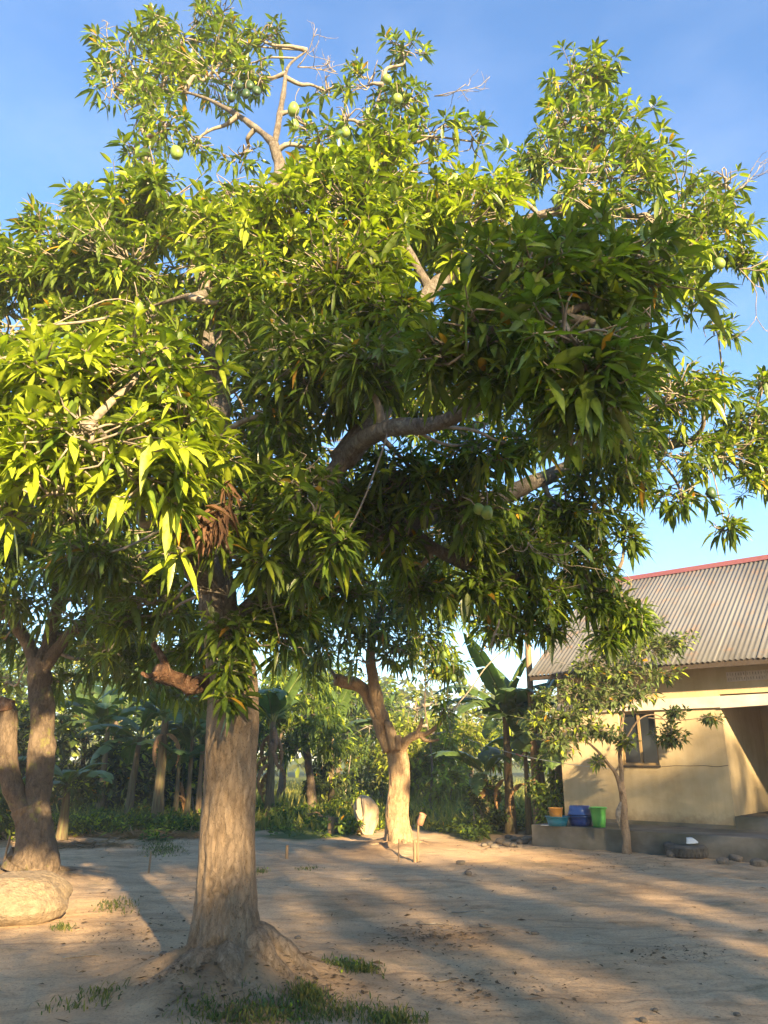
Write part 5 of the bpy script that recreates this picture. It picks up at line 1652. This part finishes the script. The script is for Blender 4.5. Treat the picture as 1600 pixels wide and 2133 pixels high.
# short turf at the foot of the large tree
P_, H_ = [], []
for a_ in [(560, 2126, 160, 26, 750), (470, 2138, 110, 18, 350), (735, 2030, 55, 14, 420), (700, 2110, 110, 25, 420), (150, 2100, 80, 15, 90), (215, 2085, 50, 12, 90), (640, 2090, 40, 14, 500), (820, 2125, 60, 20, 500), (540, 1812, 20, 6, 120), (640, 1808, 30, 4, 90), (340, 1765, 45, 16, 900), (240, 1885, 40, 14, 260), (130, 1930, 25, 8, 160), (590, 2000, 10, 6, 40)]:
    p, h = patch(*a_, 'grass', '', 0.07, None)
    P_.append(p)
    H_.append(h)
blades('grass', 'short green grass tufts at the foot of the large mango trunk', np.concatenate(P_), np.concatenate(H_), (0.065, 0.095, 0.03), wid=0.009)


def weeds(name, label, pts, L0, base, k=(5, 9), young=0.2):
    pts = np.asarray(pts)
    A = norm(UP + RNG.normal(0, 0.4, pts.shape))
    idx, b, d, L, dr = rosettes_to_leaves(pts, A, k[0], k[1], np.full(len(pts), L0), np.full(len(pts), 0.35), (0.3, 1.5))
    col = mango_colours(len(L), young, 0.01, base)
    V, Q, T, C = leaf_geo(b, d, L, L * (0.3 + 0.2 * RNG.random(len(L))), dr, RNG.normal(0, 0.5, len(L)), col, LO_S, LO_W, 0.2, 1.15)
    o = obj(name, V, [Q, T], M['leaf_dull'], None, True, C)
    return tag(o, label, 'weeds', kind='stuff')


# undergrowth along the yard edge
n = 5200
x = RNG.uniform(-14, 4.2, n)
y = 17.0 + 5.5 * RNG.random(n)
w = yard_weight(x, y)
hump = vnoise(np.stack([x * 0.9, y * 0.9, x * 0], -1))
k = (w > 0.25) & (hump > 0.25) & ~((x > -4.6) & (x < -1.0) & (y < 21.5) & (RNG.random(n) < 0.9)) & ~((x < -4.6) & (x > -9) & (y < 21.0) & (RNG.random(n) < 0.6)) & ~((x > 0.5) & (x < 2.0) & (y > 19.5))
x, y, hump = x[k], y[k], hump[k]
pts = np.stack([x, y, gh(x, y) + 0.05 + hump * RNG.random(len(x)) * 0.5], -1)
weeds('weeds', 'dark green weeds and undergrowth along the edge of the yard', pts, 0.15, MDG)
n = 700
x = RNG.normal(-6.7, 1.0, n)
y = RNG.normal(19.0, 0.5, n)
pts = np.stack([x, y, gh(x, y) + 0.35 * RNG.random(n)], -1)
weeds('weeds', 'tufty green weeds beside the cut log', pts, 0.14, MDG, young=0.35)
# leafy weeds in the turf near the trunk
pts = []
for px, py, rx, ry, m_ in [(735, 2028, 40, 12, 60), (560, 2122, 100, 22, 45), (335, 1768, 40, 14, 70), (545, 1812, 15, 5, 12), (790, 2125, 40, 10, 20)]:
    for i in range(m_):
        p = G(px + rx * RNG.normal(0, 0.5), py + ry * RNG.normal(0, 0.5))
        pts.append((p[0], p[1], ghz(p[0], p[1]) + 0.02 * RNG.random()))
weeds('weeds', 'broad little weeds in the turf round the large trunk', pts, 0.055, (0.07, 0.12, 0.04))


def litter(name, label, pts, L, wr, base, mat='leaf_dry', var=0.7):
    n = len(pts)
    az = RNG.random(n) * 6.283
    d = norm(np.stack([np.cos(az), np.sin(az), RNG.normal(0.06, 0.10, n)], -1))
    col = np.array(base) * (1 - var / 2 + var * RNG.random((n, 1)))
    V, Q, T, C = leaf_geo(np.asarray(pts) + UP * 0.006, d, L, L * wr, RNG.normal(0.05, 0.12, n), RNG.normal(0, 0.3, n), col, LO_S, LO_W, 0.3, 1.0)
    o = obj(name, V, [Q, T], M[mat], None, True, C)
    return tag(o, label, 'litter', kind='stuff')


n = 5200
x = RNG.uniform(-7.5, 8, n)
y = 3.2 + 14 * RNG.random(n)
cl = vnoise(np.stack([x * 0.7, y * 0.7, x * 0 + 2], -1))
k = (cl + 0.35 * RNG.random(n) > 0.72) | (RNG.random(n) < 0.05) | (np.hypot(x - MAIN[0], y - MAIN[1]) < 1.6)
x, y = x[k], y[k]
litter('litter', 'scattered dead leaves and crumbs on the bare earth', np.stack([x, y, gh(x, y) + 0.006], -1), 0.012 + 0.10 * RNG.random(len(x)) ** 5, 0.35, (0.13, 0.085, 0.05))
cr = []
for px, py, rx, ry, m_ in [(900, 1955, 140, 34, 700), (1400, 1990, 150, 25, 260), (1250, 1800, 200, 25, 320), (300, 1950, 160, 60, 420), (640, 2060, 120, 40, 420), (1000, 2060, 260, 50, 400), (420, 2090, 150, 40, 420)]:
    for i in range(m_):
        p = G(px + rx * RNG.normal(0, 0.5), min(2200, py + ry * RNG.normal(0, 0.5)))
        cr.append((p[0], p[1], 0))
cr = np.array(cr)
cr[:, 2] = gh(cr[:, 0], cr[:, 1]) + 0.008
litter('litter', 'dark crumbs of leaf and soil trodden into the yard', cr, 0.010 + 0.05 * RNG.random(len(cr)) ** 3, 0.5, (0.10, 0.068, 0.042))
n = 1500
x = RNG.normal(0, 1, n)
c1 = np.array(gp(330, 1742))
pts = np.stack([c1[0] - 0.2 + x * 0.75, c1[1] + RNG.normal(0, 0.22, n), np.zeros(n)], -1)
pts[:, 2] = gh(pts[:, 0], pts[:, 1]) + 0.10 * RNG.random(n) * np.exp(-x * x / 2)
litter('straw_mulch', 'pile of orange-brown dry straw along the grove edge', pts, 0.15 + 0.35 * RNG.random(n), 0.06, (0.34, 0.20, 0.10))
n = 500
x = RNG.normal(0, 1, n)
c1 = np.array(gp(170, 1762))
pts = np.stack([c1[0] + x * 0.55, c1[1] + RNG.normal(0, 0.2, n), np.zeros(n)], -1)
pts[:, 2] = gh(pts[:, 0], pts[:, 1]) + 0.07 * RNG.random(n)
litter('dry_brushwood', 'heap of dry leaves and sticks beside the mossy forked tree', pts, 0.12 + 0.35 * RNG.random(n), 0.08, (0.22, 0.16, 0.11))


# ------------------------------------------------------------------ things in the yard
def place_rock(name, label, cat, x, y, s, seed, mat, rz=0.0, sink=0.25, group=None, rough=0.35, sub=2, flat=0.7):
    me = rock_mesh(name, seed, rough, sub, flat)
    me.materials.append(M[mat])
    o = obj_me(name, me, None, (x, y, ghz(x, y) + s[2] * flat * (1 - sink * 2)), (0, 0, rz), s)
    return tag(o, label, cat, group)


place_rock('boulder', 'large pale smooth boulder before the mossy forked tree', 'rock', -3.95, 9.15, (0.54, 0.46, 0.37), 3, 'rock', 0.2, 0.20, rough=0.34, sub=5, flat=0.8)
for k, (px, py, s) in enumerate([(1030, 1764, 0.10), (1042, 1752, 0.13), (1055, 1757, 0.10), (1068, 1762, 0.09), (1075, 1750, 0.12), (1088, 1756, 0.13), (1100, 1752, 0.15), (1112, 1757, 0.10), (1020, 1757, 0.09), (1060, 1745, 0.10), (1082, 1764, 0.07), (1008, 1760, 0.08)]):
    x, y = gp(px, py)
    place_rock('stone', 'grey rubble stone in the low heap at the plinth end', 'stone', x, y, (s * 0.9, s * 0.7, s * 0.65), 10 + k, 'stone', k * 1.3, 0.15, 'rubble stones at the plinth end')
for k, (px, py, s, lb) in enumerate([(1405, 1788, 0.10, 'grey stone wedged under the old tyre'), (1507, 1800, 0.09, 'flat stone below the plinth past the old tyre'), (1535, 1795, 0.09, 'rounded stone near the plinth wall past the tyre'), (1580, 1804, 0.10, 'large stone below the plinth farthest past the tyre'), (786, 1718, 0.09, 'small sunlit stone beside the draped cloth'), (975, 1822, 0.05, 'small stone lying alone in the bare yard'), (960, 1800, 0.06, 'low half-buried stone in the yard near the tin-topped stake')]):
    x, y = gp(px, py)
    place_rock('stone', lb, 'stone', x, y, (s * 1.2, s, s), 40 + k, 'stone', k, 0.2)
for k, (px, py, s, lb) in enumerate([(1115, 1952, 0.028, 'pebble beside a short twig in the middle of the bare yard'), (1365, 2102, 0.018, 'dark pebble, upper of two close together nearest the viewer'), (1340, 2122, 0.022, 'dark pebble, lower of two close together nearest the viewer'), (225, 1925, 0.025, 'tiny pale pebble on the earth past the boulder'), (1155, 1852, 0.025, 'lone dark pebble on the earth facing the green bucket'), (620, 1960, 0.03, 'pebble on the earth just past the thick trunk'), (340, 2000, 0.03, 'pebble on the earth between boulder and thick trunk'), (525, 1715, 0.05, 'small stone at the grove edge by the dry banana skirt'), (1535, 2110, 0.02, 'tiny pebble alone at the near corner of the bare yard')]):
    x, y = gp(px, py)
    place_rock('pebble', lb, 'pebble', x, y, (s * 1.3, s, s), 70 + k, 'stone', k, 0.2, 'pebbles strewn over the yard')

# twigs on the earth
for k, (px, py, L, a, lb) in enumerate([(975, 1898, 0.36, 0.05, 'straight dark twig lying level in the middle of the yard'), (902, 1928, 0.35, -0.3, 'slanting dark twig above the dark earth patch'), (405, 1998, 0.35, 0.2, 'twig on the earth close to the thick trunk, shaded side'), (770, 1832, 0.25, 0.1, 'short twig at the edge of a sunlit streak'), (170, 1992, 0.3, 0.3, 'twig on the earth in front of the boulder'), (1015, 1937, 0.2, -0.9, 'short steeply slanting twig right of the dark earth patch'), (930, 2045, 0.2, 0.3, 'short twig on bare earth below the dark patch')]):
    x, y = gp(px, py)
    d = np.array((math.cos(a), math.sin(a)))
    s = np.linspace(-0.5, 0.5, 8)
    xs = x + d[0] * s * L
    ys = y + d[1] * s * L + 0.02 * np.sin(s * 7)
    o = Geo().tube(np.stack([xs, ys, gh(xs, ys) + 0.012], -1), np.linspace(0.009, 0.005, 8), 6, 0.3, k).build('fallen_twig', M['twig'])
    tag(o, lb, 'twig', 'twigs fallen in the yard')


# draped cream cloth over a stump
def draped_cloth():
    x0, y0 = gp(757, 1736)
    z0 = ghz(x0, y0)
    cloth = empty('draped_cloth', (x0, y0, z0), 'cream cloth draped in folds over a hump beside the sunlit mango trunk', 'cloth')
    nz, na = 44, 96
    th = np.arange(na) * 2 * math.pi / na
    v = []
    for i in range(nz):
        f = i / (nz - 1)
        z = 0.84 * (f if f < 0.55 else 0.55 + 0.45 * math.sin((f - 0.55) / 0.45 * PI / 2))
        # outline: narrow foot, bulging back, hunched top
        wid = 0.17 + 0.075 * math.sin(f * PI * 0.9)
        if f > 0.55:
            wid *= math.cos((f - 0.55) / 0.45 * PI / 2) ** 0.75
        cx = 0.02 + 0.07 * math.sin(f * 2.4) - 0.12 * max(0, f - 0.55) * 2
        folds = 0.22 * (fbm(np.stack([np.cos(th) * 3.4, np.sin(th) * 3.4, th * 0 + f * 1.1 + 4], -1), 2) - 0.37) + 0.07 * (vnoise(np.stack([np.cos(th) * 8, np.sin(th) * 8, th * 0 + f * 1.6], -1)) - 0.5)
        r = wid * (1 + folds / 0.22 * (1 - 0.5 * f)) + 0.13 * (fbm(np.stack([np.cos(th) * 2, np.sin(th) * 2, th * 0 + f * 3], -1), 3) - 0.44) * min(1.0, (1 - f) * 4)
        r = np.maximum(r, 0.002)
        v.append(np.stack([cx + r * np.cos(th), 0.9 * r * np.sin(th), np.full(na, z)], -1))
    v = np.concatenate(v)
    k = np.arange(nz - 1)[:, None] * na
    j = np.arange(na)[None, :]
    j2 = (j + 1) % na
    q = np.stack([k + j, k + j2, k + na + j2, k + na + j], -1).reshape(-1, 4)
    obj('cloth_body', v, q, M['cloth'], cloth)
    # a swag of cloth lying across the front
    sw = Geo()
    for (a, b_, c_, r) in [((-0.17, -0.12, 0.52), (-0.06, -0.20, 0.34), (0.06, -0.18, 0.46), 0.028), ((-0.15, -0.12, 0.40), (-0.03, -0.21, 0.18), (0.10, -0.19, 0.34), 0.024), ((-0.12, -0.13, 0.30), (0.0, -0.21, 0.06), (0.12, -0.17, 0.02), 0.024)]:
        sw.tube(catmull([a, b_, c_], 14), np.full(14, r) * np.sin(np.linspace(0.4, 2.8, 14)) ** 0.5, 8, 0.3, 3)
    sw.build('fold', M['cloth'], cloth)


draped_cloth()


def post(name, label, px, py, h, r, mat, lean=(0, 0), cat='stake', sides=10, jit=0.15, y_over=None):
    x, y = gp(px, py)
    z = ghz(x, y)
    pts = catmull([(x, y, z - 0.1), (x + lean[0] * 0.5, y + lean[1] * 0.5, z + h * 0.5), (x + lean[0], y + lean[1], z + h)], 12)
    o = Geo().tube(pts, np.linspace(r * 1.1, r * 0.9, 12), sides, jit, px).build(name, M[mat])
    return tag(o, label, cat)


post('tree_stump', 'short sunlit stump cut flat near the draped cloth', 690, 1734, 0.36, 0.085, 'wood', cat='stump', sides=18)
post('tree_stump', 'dark shaded stump just behind the sunlit stump', 706, 1732, 0.33, 0.09, 'bark_dark', cat='stump', sides=18)
post('stake', 'thin stake in the earth before the sunlit mango trunk', 830, 1791, 0.36, 0.012, 'wood', (0.01, 0))
post('stake', 'thin stake standing alone on the bare earth before the straw', 310, 1813, 0.30, 0.014, 'wood', (0.012, 0))
post('stake', 'short thick peg beside a dry leaf curl behind the thick trunk', 597, 1785, 0.22, 0.028, 'wood', (0.005, 0))
post('stake', 'bent stake carrying a rusty tin beside the sunlit mango trunk', 870, 1790, 0.62, 0.018, 'wood', (0.02, 0))
post('stake', 'short split stump at the foot of the tin-topped stake', 865, 1790, 0.33, 0.03, 'wood', (-0.015, 0.02), jit=0.6)
post('stake', 'thin pale stick leaning at the far edge beside the mossy forked tree', 2, 1830, 0.42, 0.016, 'wood', (0.05, 0))
tinm = plain('rusty_tin', (0.40, 0.20, 0.11), rough=0.55, metal=0.3, var=0.3)
x, y = gp(870, 1790)
tin = empty('tin_can', (x + 0.07, y, ghz(x, y) + 0.66), 'rusty tin can hooked on top of the bent stake', 'tin')
v, q = lathe([(0.0, -0.09), (0.055, -0.09), (0.060, -0.085), (0.058, -0.03), (0.060, 0.0), (0.058, 0.03), (0.060, 0.085), (0.054, 0.088), (0.052, -0.08), (0, -0.08)], 20)
obj('can_body', v, q, tinm, tin)
v, q = lathe([(0.060, 0.080), (0.064, 0.084), (0.064, 0.092), (0.058, 0.092)], 20)
obj('rim', v, q, tinm, tin)
tin.rotation_euler = (0.3, 0.35, 0)
x, y = gp(597, 1780)

# cut log, roots in the brush
c1 = np.array(gp(285, 1727))
lg = empty('cut_log', (c1[0], c1[1], ghz(*c1)), 'short cut log lying at the end of the straw mulch', 'log')
Geo().tube(catmull([(-0.42, 0.05, 0.10), (0, 0, 0.115), (0.42, -0.05, 0.13)], 14), 0.085, 16, 0.2, 8).build('log_bark', M['bark'], lg)
v, q = lathe([(0.0, 0.0), (0.03, 0.004), (0.06, 0.0), (0.078, 0.003)], 16)
e = obj('cut_end', v, q, M['wood'], lg, loc=(0.423, -0.0505, 0.13))
e.rotation_euler = (0, PI / 2, -0.12)
c1 = np.array(gp(650, 1722))
o = Geo()
for a, b_, c_ in [((-0.35, 0, 0.05), (-0.15, 0, 0.28), (0.1, 0.05, 0.25)), ((-0.1, 0.0, 0.24), (0.1, 0, 0.33), (0.3, 0.1, 0.18)), ((0.1, 0.05, 0.25), (0.3, 0.05, 0.22), (0.45, 0.1, 0.26))]:
    o.tube(catmull([a, b_, c_], 10) + np.array((c1[0], c1[1], ghz(*c1))), np.linspace(0.02, 0.010, 10), 6, 0.3, 2)
tag(o.build('dead_branch', M['wood']), 'bleached dead branch lying over the weeds behind the stumps', 'branch')

# timber pole at the house end and a clothes line
px_, py_ = 3.42, 18.45
po = empty('timber_pole', (px_, py_, 0), 'tall timber pole standing at the end of the house roof', 'pole')
Geo().tube(catmull([(0, 0, -0.3), (0.01, 0, 2.5), (0.02, 0, 5.05)], 20), np.linspace(0.085, 0.07, 20), 14, 0.08, 5).build('post', M['wood'], po)
Geo().tube([(-0.25, 0, 4.75), (0.3, 0, 4.78)], 0.03, 8).build('crosspiece', M['wood'], po)
s = np.linspace(0, 1, 40)[:, None]
a_, b_ = P(975, 1540, 18.6), P(1292, 1602, 14.72)
ln = a_ * (1 - s) + b_ * s - UP * 0.12 * (4 * s * (1 - s))
cl = empty('clothes_line', tuple(b_), 'thin clothes line strung from the banana clump to the young tree', 'line')
Geo().tube(ln - b_, 0.006, 5).build('wire', plain('pale_cord', (0.35, 0.36, 0.33)), cl)
kn = ln[15] - b_
Geo().tube(catmull([kn + np.array((-0.06, 0, 0.02)), kn, kn + np.array((0.05, 0, -0.03)), kn + np.array((0.10, 0, 0.02))], 10), 0.010, 6, 0.5).build('knot', plain('red_rag', (0.42, 0.10, 0.10)), cl)


# ------------------------------------------------------------------ basins, buckets, tyre, shoes on and by the plinth
def ware(name, label, cat, loc, prof, mat, parts=None, rz=0.0):
    o = empty(name, loc, label, cat, rz=rz)
    v, q = lathe(prof, 36)
    obj('shell', v, q, mat, o)
    return o


def vessel(r0, r1, h, rim=0.012, t=0.004):
    return [(0.0, 0.0), (r0, 0.0), (r0 + (r1 - r0) * 0.5, h * 0.5), (r1, h), (r1 + rim, h), (r1 + rim, h + 0.012), (r1 - t, h + 0.012), (r0 + (r1 - r0) * 0.5 - t, h * 0.5), (r0 - t, t * 2), (0, t * 2)]


def rim_part(o, r, z, mat, tk=0.008):
    th = np.linspace(0, 2 * PI, 33)[:-1]
    p = np.stack([r * np.cos(th), r * np.sin(th), np.full(32, z)], -1)
    v, q, t = tube(np.vstack([p, p[:1]]), tk, 6, cap=False)
    obj('rim', v, q, mat, o)


ZP = 0.377
plas = lambda n, c: plain(n, c, rough=0.35, spec=0.5, var=0.06)
teal, blue, green, orange = plas('teal_plastic', (0.02, 0.17, 0.27)), plas('blue_plastic', (0.03, 0.08, 0.28)), plas('green_plastic', (0.12, 0.42, 0.09)), plas('orange_plastic', (0.50, 0.24, 0.05))
ox, oy = 3.34, 15.92
b1 = ware('basin', 'teal plastic basin at the plinth end holding the orange bucket', 'basin', (ox, oy, ZP), vessel(0.17, 0.215, 0.16, 0.015), teal)
rim_part(b1, 0.228, 0.166, teal)
b2 = ware('bucket', 'small orange bucket standing in the teal basin', 'bucket', (ox - 0.02, oy, ZP + 0.014), vessel(0.105, 0.132, 0.30, 0.008), orange)
rim_part(b2, 0.137, 0.305, orange, 0.006)
hd = catmull([(-0.137, -0.02, 0.29), (-0.07, -0.14, 0.19), (0.03, -0.145, 0.18), (0.137, -0.02, 0.29)], 16)
v, q, t = tube(hd, 0.004, 5)
obj('handle', v, [q, t], plain('wire_handle', (0.3, 0.22, 0.15), rough=0.4, metal=0.6), b2)
bx_, by_ = ox + 0.45, oy + 0.02
b3 = ware('basin', 'dark blue plastic basin underneath another upturned blue basin', 'basin', (bx_, by_, ZP), vessel(0.20, 0.235, 0.17, 0.015), plas('dark_blue_plastic', (0.015, 0.04, 0.20)))
rim_part(b3, 0.248, 0.176, blue)
pr = [(r, 0.17 - z) for r, z in vessel(0.19, 0.225, 0.15, 0.015)]
b4 = ware('basin', 'bright blue basin turned upside down on the darker basin', 'basin', (bx_, by_, ZP + 0.19), pr, blue)
rim_part(b4, 0.238, 0.016, blue)
gx_, gy_ = 4.06, 15.62
b5 = ware('bucket', 'bright green plastic bucket on the plinth before the wall', 'bucket', (gx_, gy_, ZP), vessel(0.115, 0.145, 0.34, 0.012), green)
rim_part(b5, 0.156, 0.346, green)
for sgn in (-1, 1):
    v, q, t = tube([(sgn * 0.14, -0.02, 0.32), (sgn * 0.165, 0.0, 0.33), (sgn * 0.14, 0.02, 0.32)], 0.012, 6)
    obj('handle_lug', v, [q, t], green, b5)
pp = Geo().box((-0.09, -0.06, 0), (0.09, 0.06, 0.006)).build('paper_scrap', plain('white_paper', (0.75, 0.73, 0.68), rough=0.8), None, False, loc=(3.13, 16.0, ZP + 0.002))
pp.rotation_euler = (0, 0, -0.5)
tag(pp, 'white paper scrap lying on the plinth end beside the teal basin', 'paper')

tx, ty = 5.18, 14.28
tyre_m = noise_mat('dusty_rubber', [(0.3, (0.04, 0.036, 0.03)), (0.7, (0.13, 0.11, 0.085))], scale=7, bump=0.4)
ty_o = empty('old_tyre', (tx, ty, ghz(tx, ty) + 0.02), 'old dusty tyre lying flat against the plinth with shoes on it', 'tyre')
prof = np.array([(0.20, 0.02), (0.26, 0.0), (0.33, 0.005), (0.365, 0.03), (0.375, 0.10), (0.365, 0.17), (0.33, 0.195), (0.26, 0.20), (0.20, 0.18), (0.19, 0.16), (0.24, 0.15), (0.30, 0.10), (0.24, 0.05), (0.19, 0.04), (0.20, 0.02)])
v, q = lathe(prof, 48)
obj('tyre_wall', v, q, tyre_m, ty_o)
tr = Geo()
for k in range(36):
    a = k * 2 * PI / 36
    c, s_ = math.cos(a), math.sin(a)
    for zz in (0.04, 0.11):
        a2 = a + (0.06 if zz > 0.1 else 0)
        c, s_ = math.cos(a2), math.sin(a2)
        vv = []
        for rr_, dt, dz in [(0.368, -0.02, 0), (0.379, -0.02, 0), (0.379, 0.02, 0), (0.368, 0.02, 0), (0.368, -0.02, 0.055), (0.379, -0.02, 0.055), (0.379, 0.02, 0.055), (0.368, 0.02, 0.055)]:
            vv.append((c * rr_ - s_ * dt, s_ * rr_ + c * dt, zz + dz))
        tr.add(vv, [(0, 3, 2, 1), (4, 5, 6, 7), (0, 1, 5, 4), (1, 2, 6, 5), (2, 3, 7, 6), (3, 0, 4, 7)])
tr.build('tread', tyre_m, ty_o, False)['kind'] = 'stuff'
v, q = lathe([(0, 0.09), (0.1, 0.12), (0.2, 0.10), (0.27, 0.06)], 24)
obj('soil_fill', v, q, M['stone'], ty_o)
ty_o.rotation_euler = (0.06, -0.05, 0.4)


def shoe(label, loc, rz):
    o = empty('shoe', loc, label, 'shoe', rz=rz)
    white = plain('white_canvas', (0.72, 0.70, 0.66), rough=0.7)
    n = 24
    th = np.arange(n) * 2 * PI / n

    def ring(z, l, w, shift=0.0):
        x = l * np.cos(th) + shift
        yv = w * np.sin(th) * (1 + 0.18 * np.cos(th))
        return np.stack([x, yv, np.full(n, z)], -1)

    def loft(rings):
        v = np.concatenate(rings)
        k = np.arange(len(rings) - 1)[:, None] * n
        j = np.arange(n)[None, :]
        j2 = (j + 1) % n
        return v, np.stack([k + j, k + j2, k + n + j2, k + n + j], -1).reshape(-1, 4)
    v, q = loft([ring(0, 0.001, 0.001), ring(0, 0.135, 0.045), ring(0.024, 0.138, 0.048), ring(0.026, 0.001, 0.001)])
    obj('sole', v, q, white, o)
    v, q = loft([ring(0.025, 0.132, 0.045), ring(0.05, 0.12, 0.042, -0.008), ring(0.075, 0.085, 0.034, -0.04), ring(0.095, 0.062, 0.030, -0.065), ring(0.085, 0.055, 0.024, -0.065), ring(0.035, 0.05, 0.02, -0.06), ring(0.034, 0.001, 0.001, -0.06)])
    v[:, 2] += np.where(v[:, 0] > 0.03, -0.18 * (v[:, 0] - 0.03) * (v[:, 2] > 0.03), 0)
    obj('upper', v, q, white, o)
    for k in range(3):
        xx = 0.035 - 0.022 * k
        Geo().tube([(xx, -0.028, 0.062 + 0.008 * k), (xx, 0.028, 0.062 + 0.008 * k)], 0.004, 5).build('lace', tyre_m, o)
    return o


zt = ghz(tx, ty) + 0.228
shoe('white canvas shoe on the tyre nearer the yard', (tx + 0.02, ty - 0.22, zt), 0.5)
s2 = shoe('white canvas shoe tipped up behind its pair on the tyre', (tx + 0.16, ty - 0.10, zt + 0.01), 2.6)
s2.rotation_euler = (0.25, 0.1, 2.4)


# ------------------------------------------------------------------ unseen trees added behind the viewer, crowns shaped to shade the yard
def shade_tree(label, x, y, x0, x1, top, bottom, seed, dens=150.0, gaps=(), thin=None):
    """an added crown between x0 and x1, shaped for the dappled shade it drops"""
    t = empty('mango_tree', (x, y, ghz(x, y)), label, 'tree', 'mango trees')
    p = make_limb('trunk', [(0, 0, -0.2), (0.05, 0, 1.8), (0, 0.05, 3.6), (0.1, 0, top * 0.72)], 0.30, 0.10, M['bark'], t, sides=16, n=24, seed=seed)
    zm, hm, hw = (top + bottom) / 2, (top - bottom) / 2, (x1 - x0) / 2
    n = int(hw * 2 * hm * 2 * 2.4 * dens / 10)
    q = np.stack([RNG.uniform(x0, x1, n), RNG.uniform(-9.9, -7.5, n), RNG.uniform(bottom, top, n)], -1)
    u = (np.abs(q[:, 0] - (x0 + x1) / 2) / hw) ** 4 + (np.abs(q[:, 2] - zm) / hm) ** 4 + (np.abs(q[:, 1] + 8.7) / 1.25) ** 4
    k = u < 0.95 + 0.9 * vnoise(q * 1.1 + seed)
    for gx_, za, zb, w in gaps:  # slots left in the crown for sun streaks on the ground
        k &= ~((np.abs(q[:, 0] - gx_ - 0.4245 * (-8.7 - q[:, 1])) < w) & (q[:, 2] + 0.38 * (q[:, 1] + 8.7) > za) & (q[:, 2] + 0.38 * (q[:, 1] + 8.7) < zb))
    if thin:
        k &= (q[:, 2] > thin[0]) | (RNG.random(n) < thin[1])
    q = q[k] - np.array((x, y, 0))
    A = norm(RNG.normal(0, 0.6, q.shape) + UP * 0.5)
    build_crown(t, q, A, np.full(len(q), 0.27), np.full(len(q), 0.45), M['leaf'], LO_S, LO_W, (6, 10), wr=(0.26, 0.32))
    g = Geo()
    lobes = [dict(c=q[RNG.integers(0, len(q))] * 0.85 + np.array((0, 0, zm * 0.15)), r=(0.8, 0.7, 0.7)) for _ in range(14)]
    connect(lobes, p, g, 0.04)
    g.build('twigs', M['twig'], t)['kind'] = 'stuff'


DS = 172.0
shade_tree('spreading mango tree added unseen behind the viewer to shade the yard', -1.2, -8.7, -6.6, 3.5, 6.7, 3.0, 81, DS * 1.3)
shade_tree('low young mango tree added unseen behind the viewer to shade the near ground', 4.0, -8.7, 2.6, 5.8, 6.1, 2.4, 84, DS * 1.4)
shade_tree('tallest mango tree added unseen behind the viewer to shade the near bough and yard', 7.2, -8.7, 4.8, 9.7, 10.8, 3.0, 82, DS * 1.15, gaps=[(8.8, 6.5, 7.3, 0.2)], thin=(8.1, 0.85))
shade_tree('middling mango tree added unseen behind the viewer to streak the yard with shade', 11.2, -8.7, 8.6, 13.7, 8.3, 2.6, 85, DS * 1.2, gaps=[(10.3, 5.5, 6.3, 0.18), (11.4, 6.9, 7.25, 0.3)])
shade_tree('broad mango tree added unseen farthest behind the viewer to shade the house wall', 16.2, -8.7, 13.0, 19.7, 10.9, 3.2, 83, DS * 1.4)


# ------------------------------------------------------------------ evening haze over the whole place
HAZE = 0.0022
if HAZE:
    hz = Geo().box((-80, -45, -1.5), (75, 95, 14)).build('haze', M['ground'], None, False)
    hm = bpy.data.materials.new('evening_haze')
    hm.use_nodes = True
    hm.node_tree.nodes.clear()
    ho = hm.node_tree.nodes.new('ShaderNodeOutputMaterial')
    hv = hm.node_tree.nodes.new('ShaderNodeVolumePrincipled')
    hv.inputs['Color'].default_value = (0.95, 0.93, 0.9, 1)
    hv.inputs['Density'].default_value = HAZE
    hv.inputs['Anisotropy'].default_value = 0.1
    hm.node_tree.links.new(hv.outputs['Volume'], ho.inputs['Volume'])
    hz.data.materials.clear()
    hz.data.materials.append(hm)
    tag(hz, 'thin golden evening haze hanging over the yard and field', 'haze', kind='stuff')
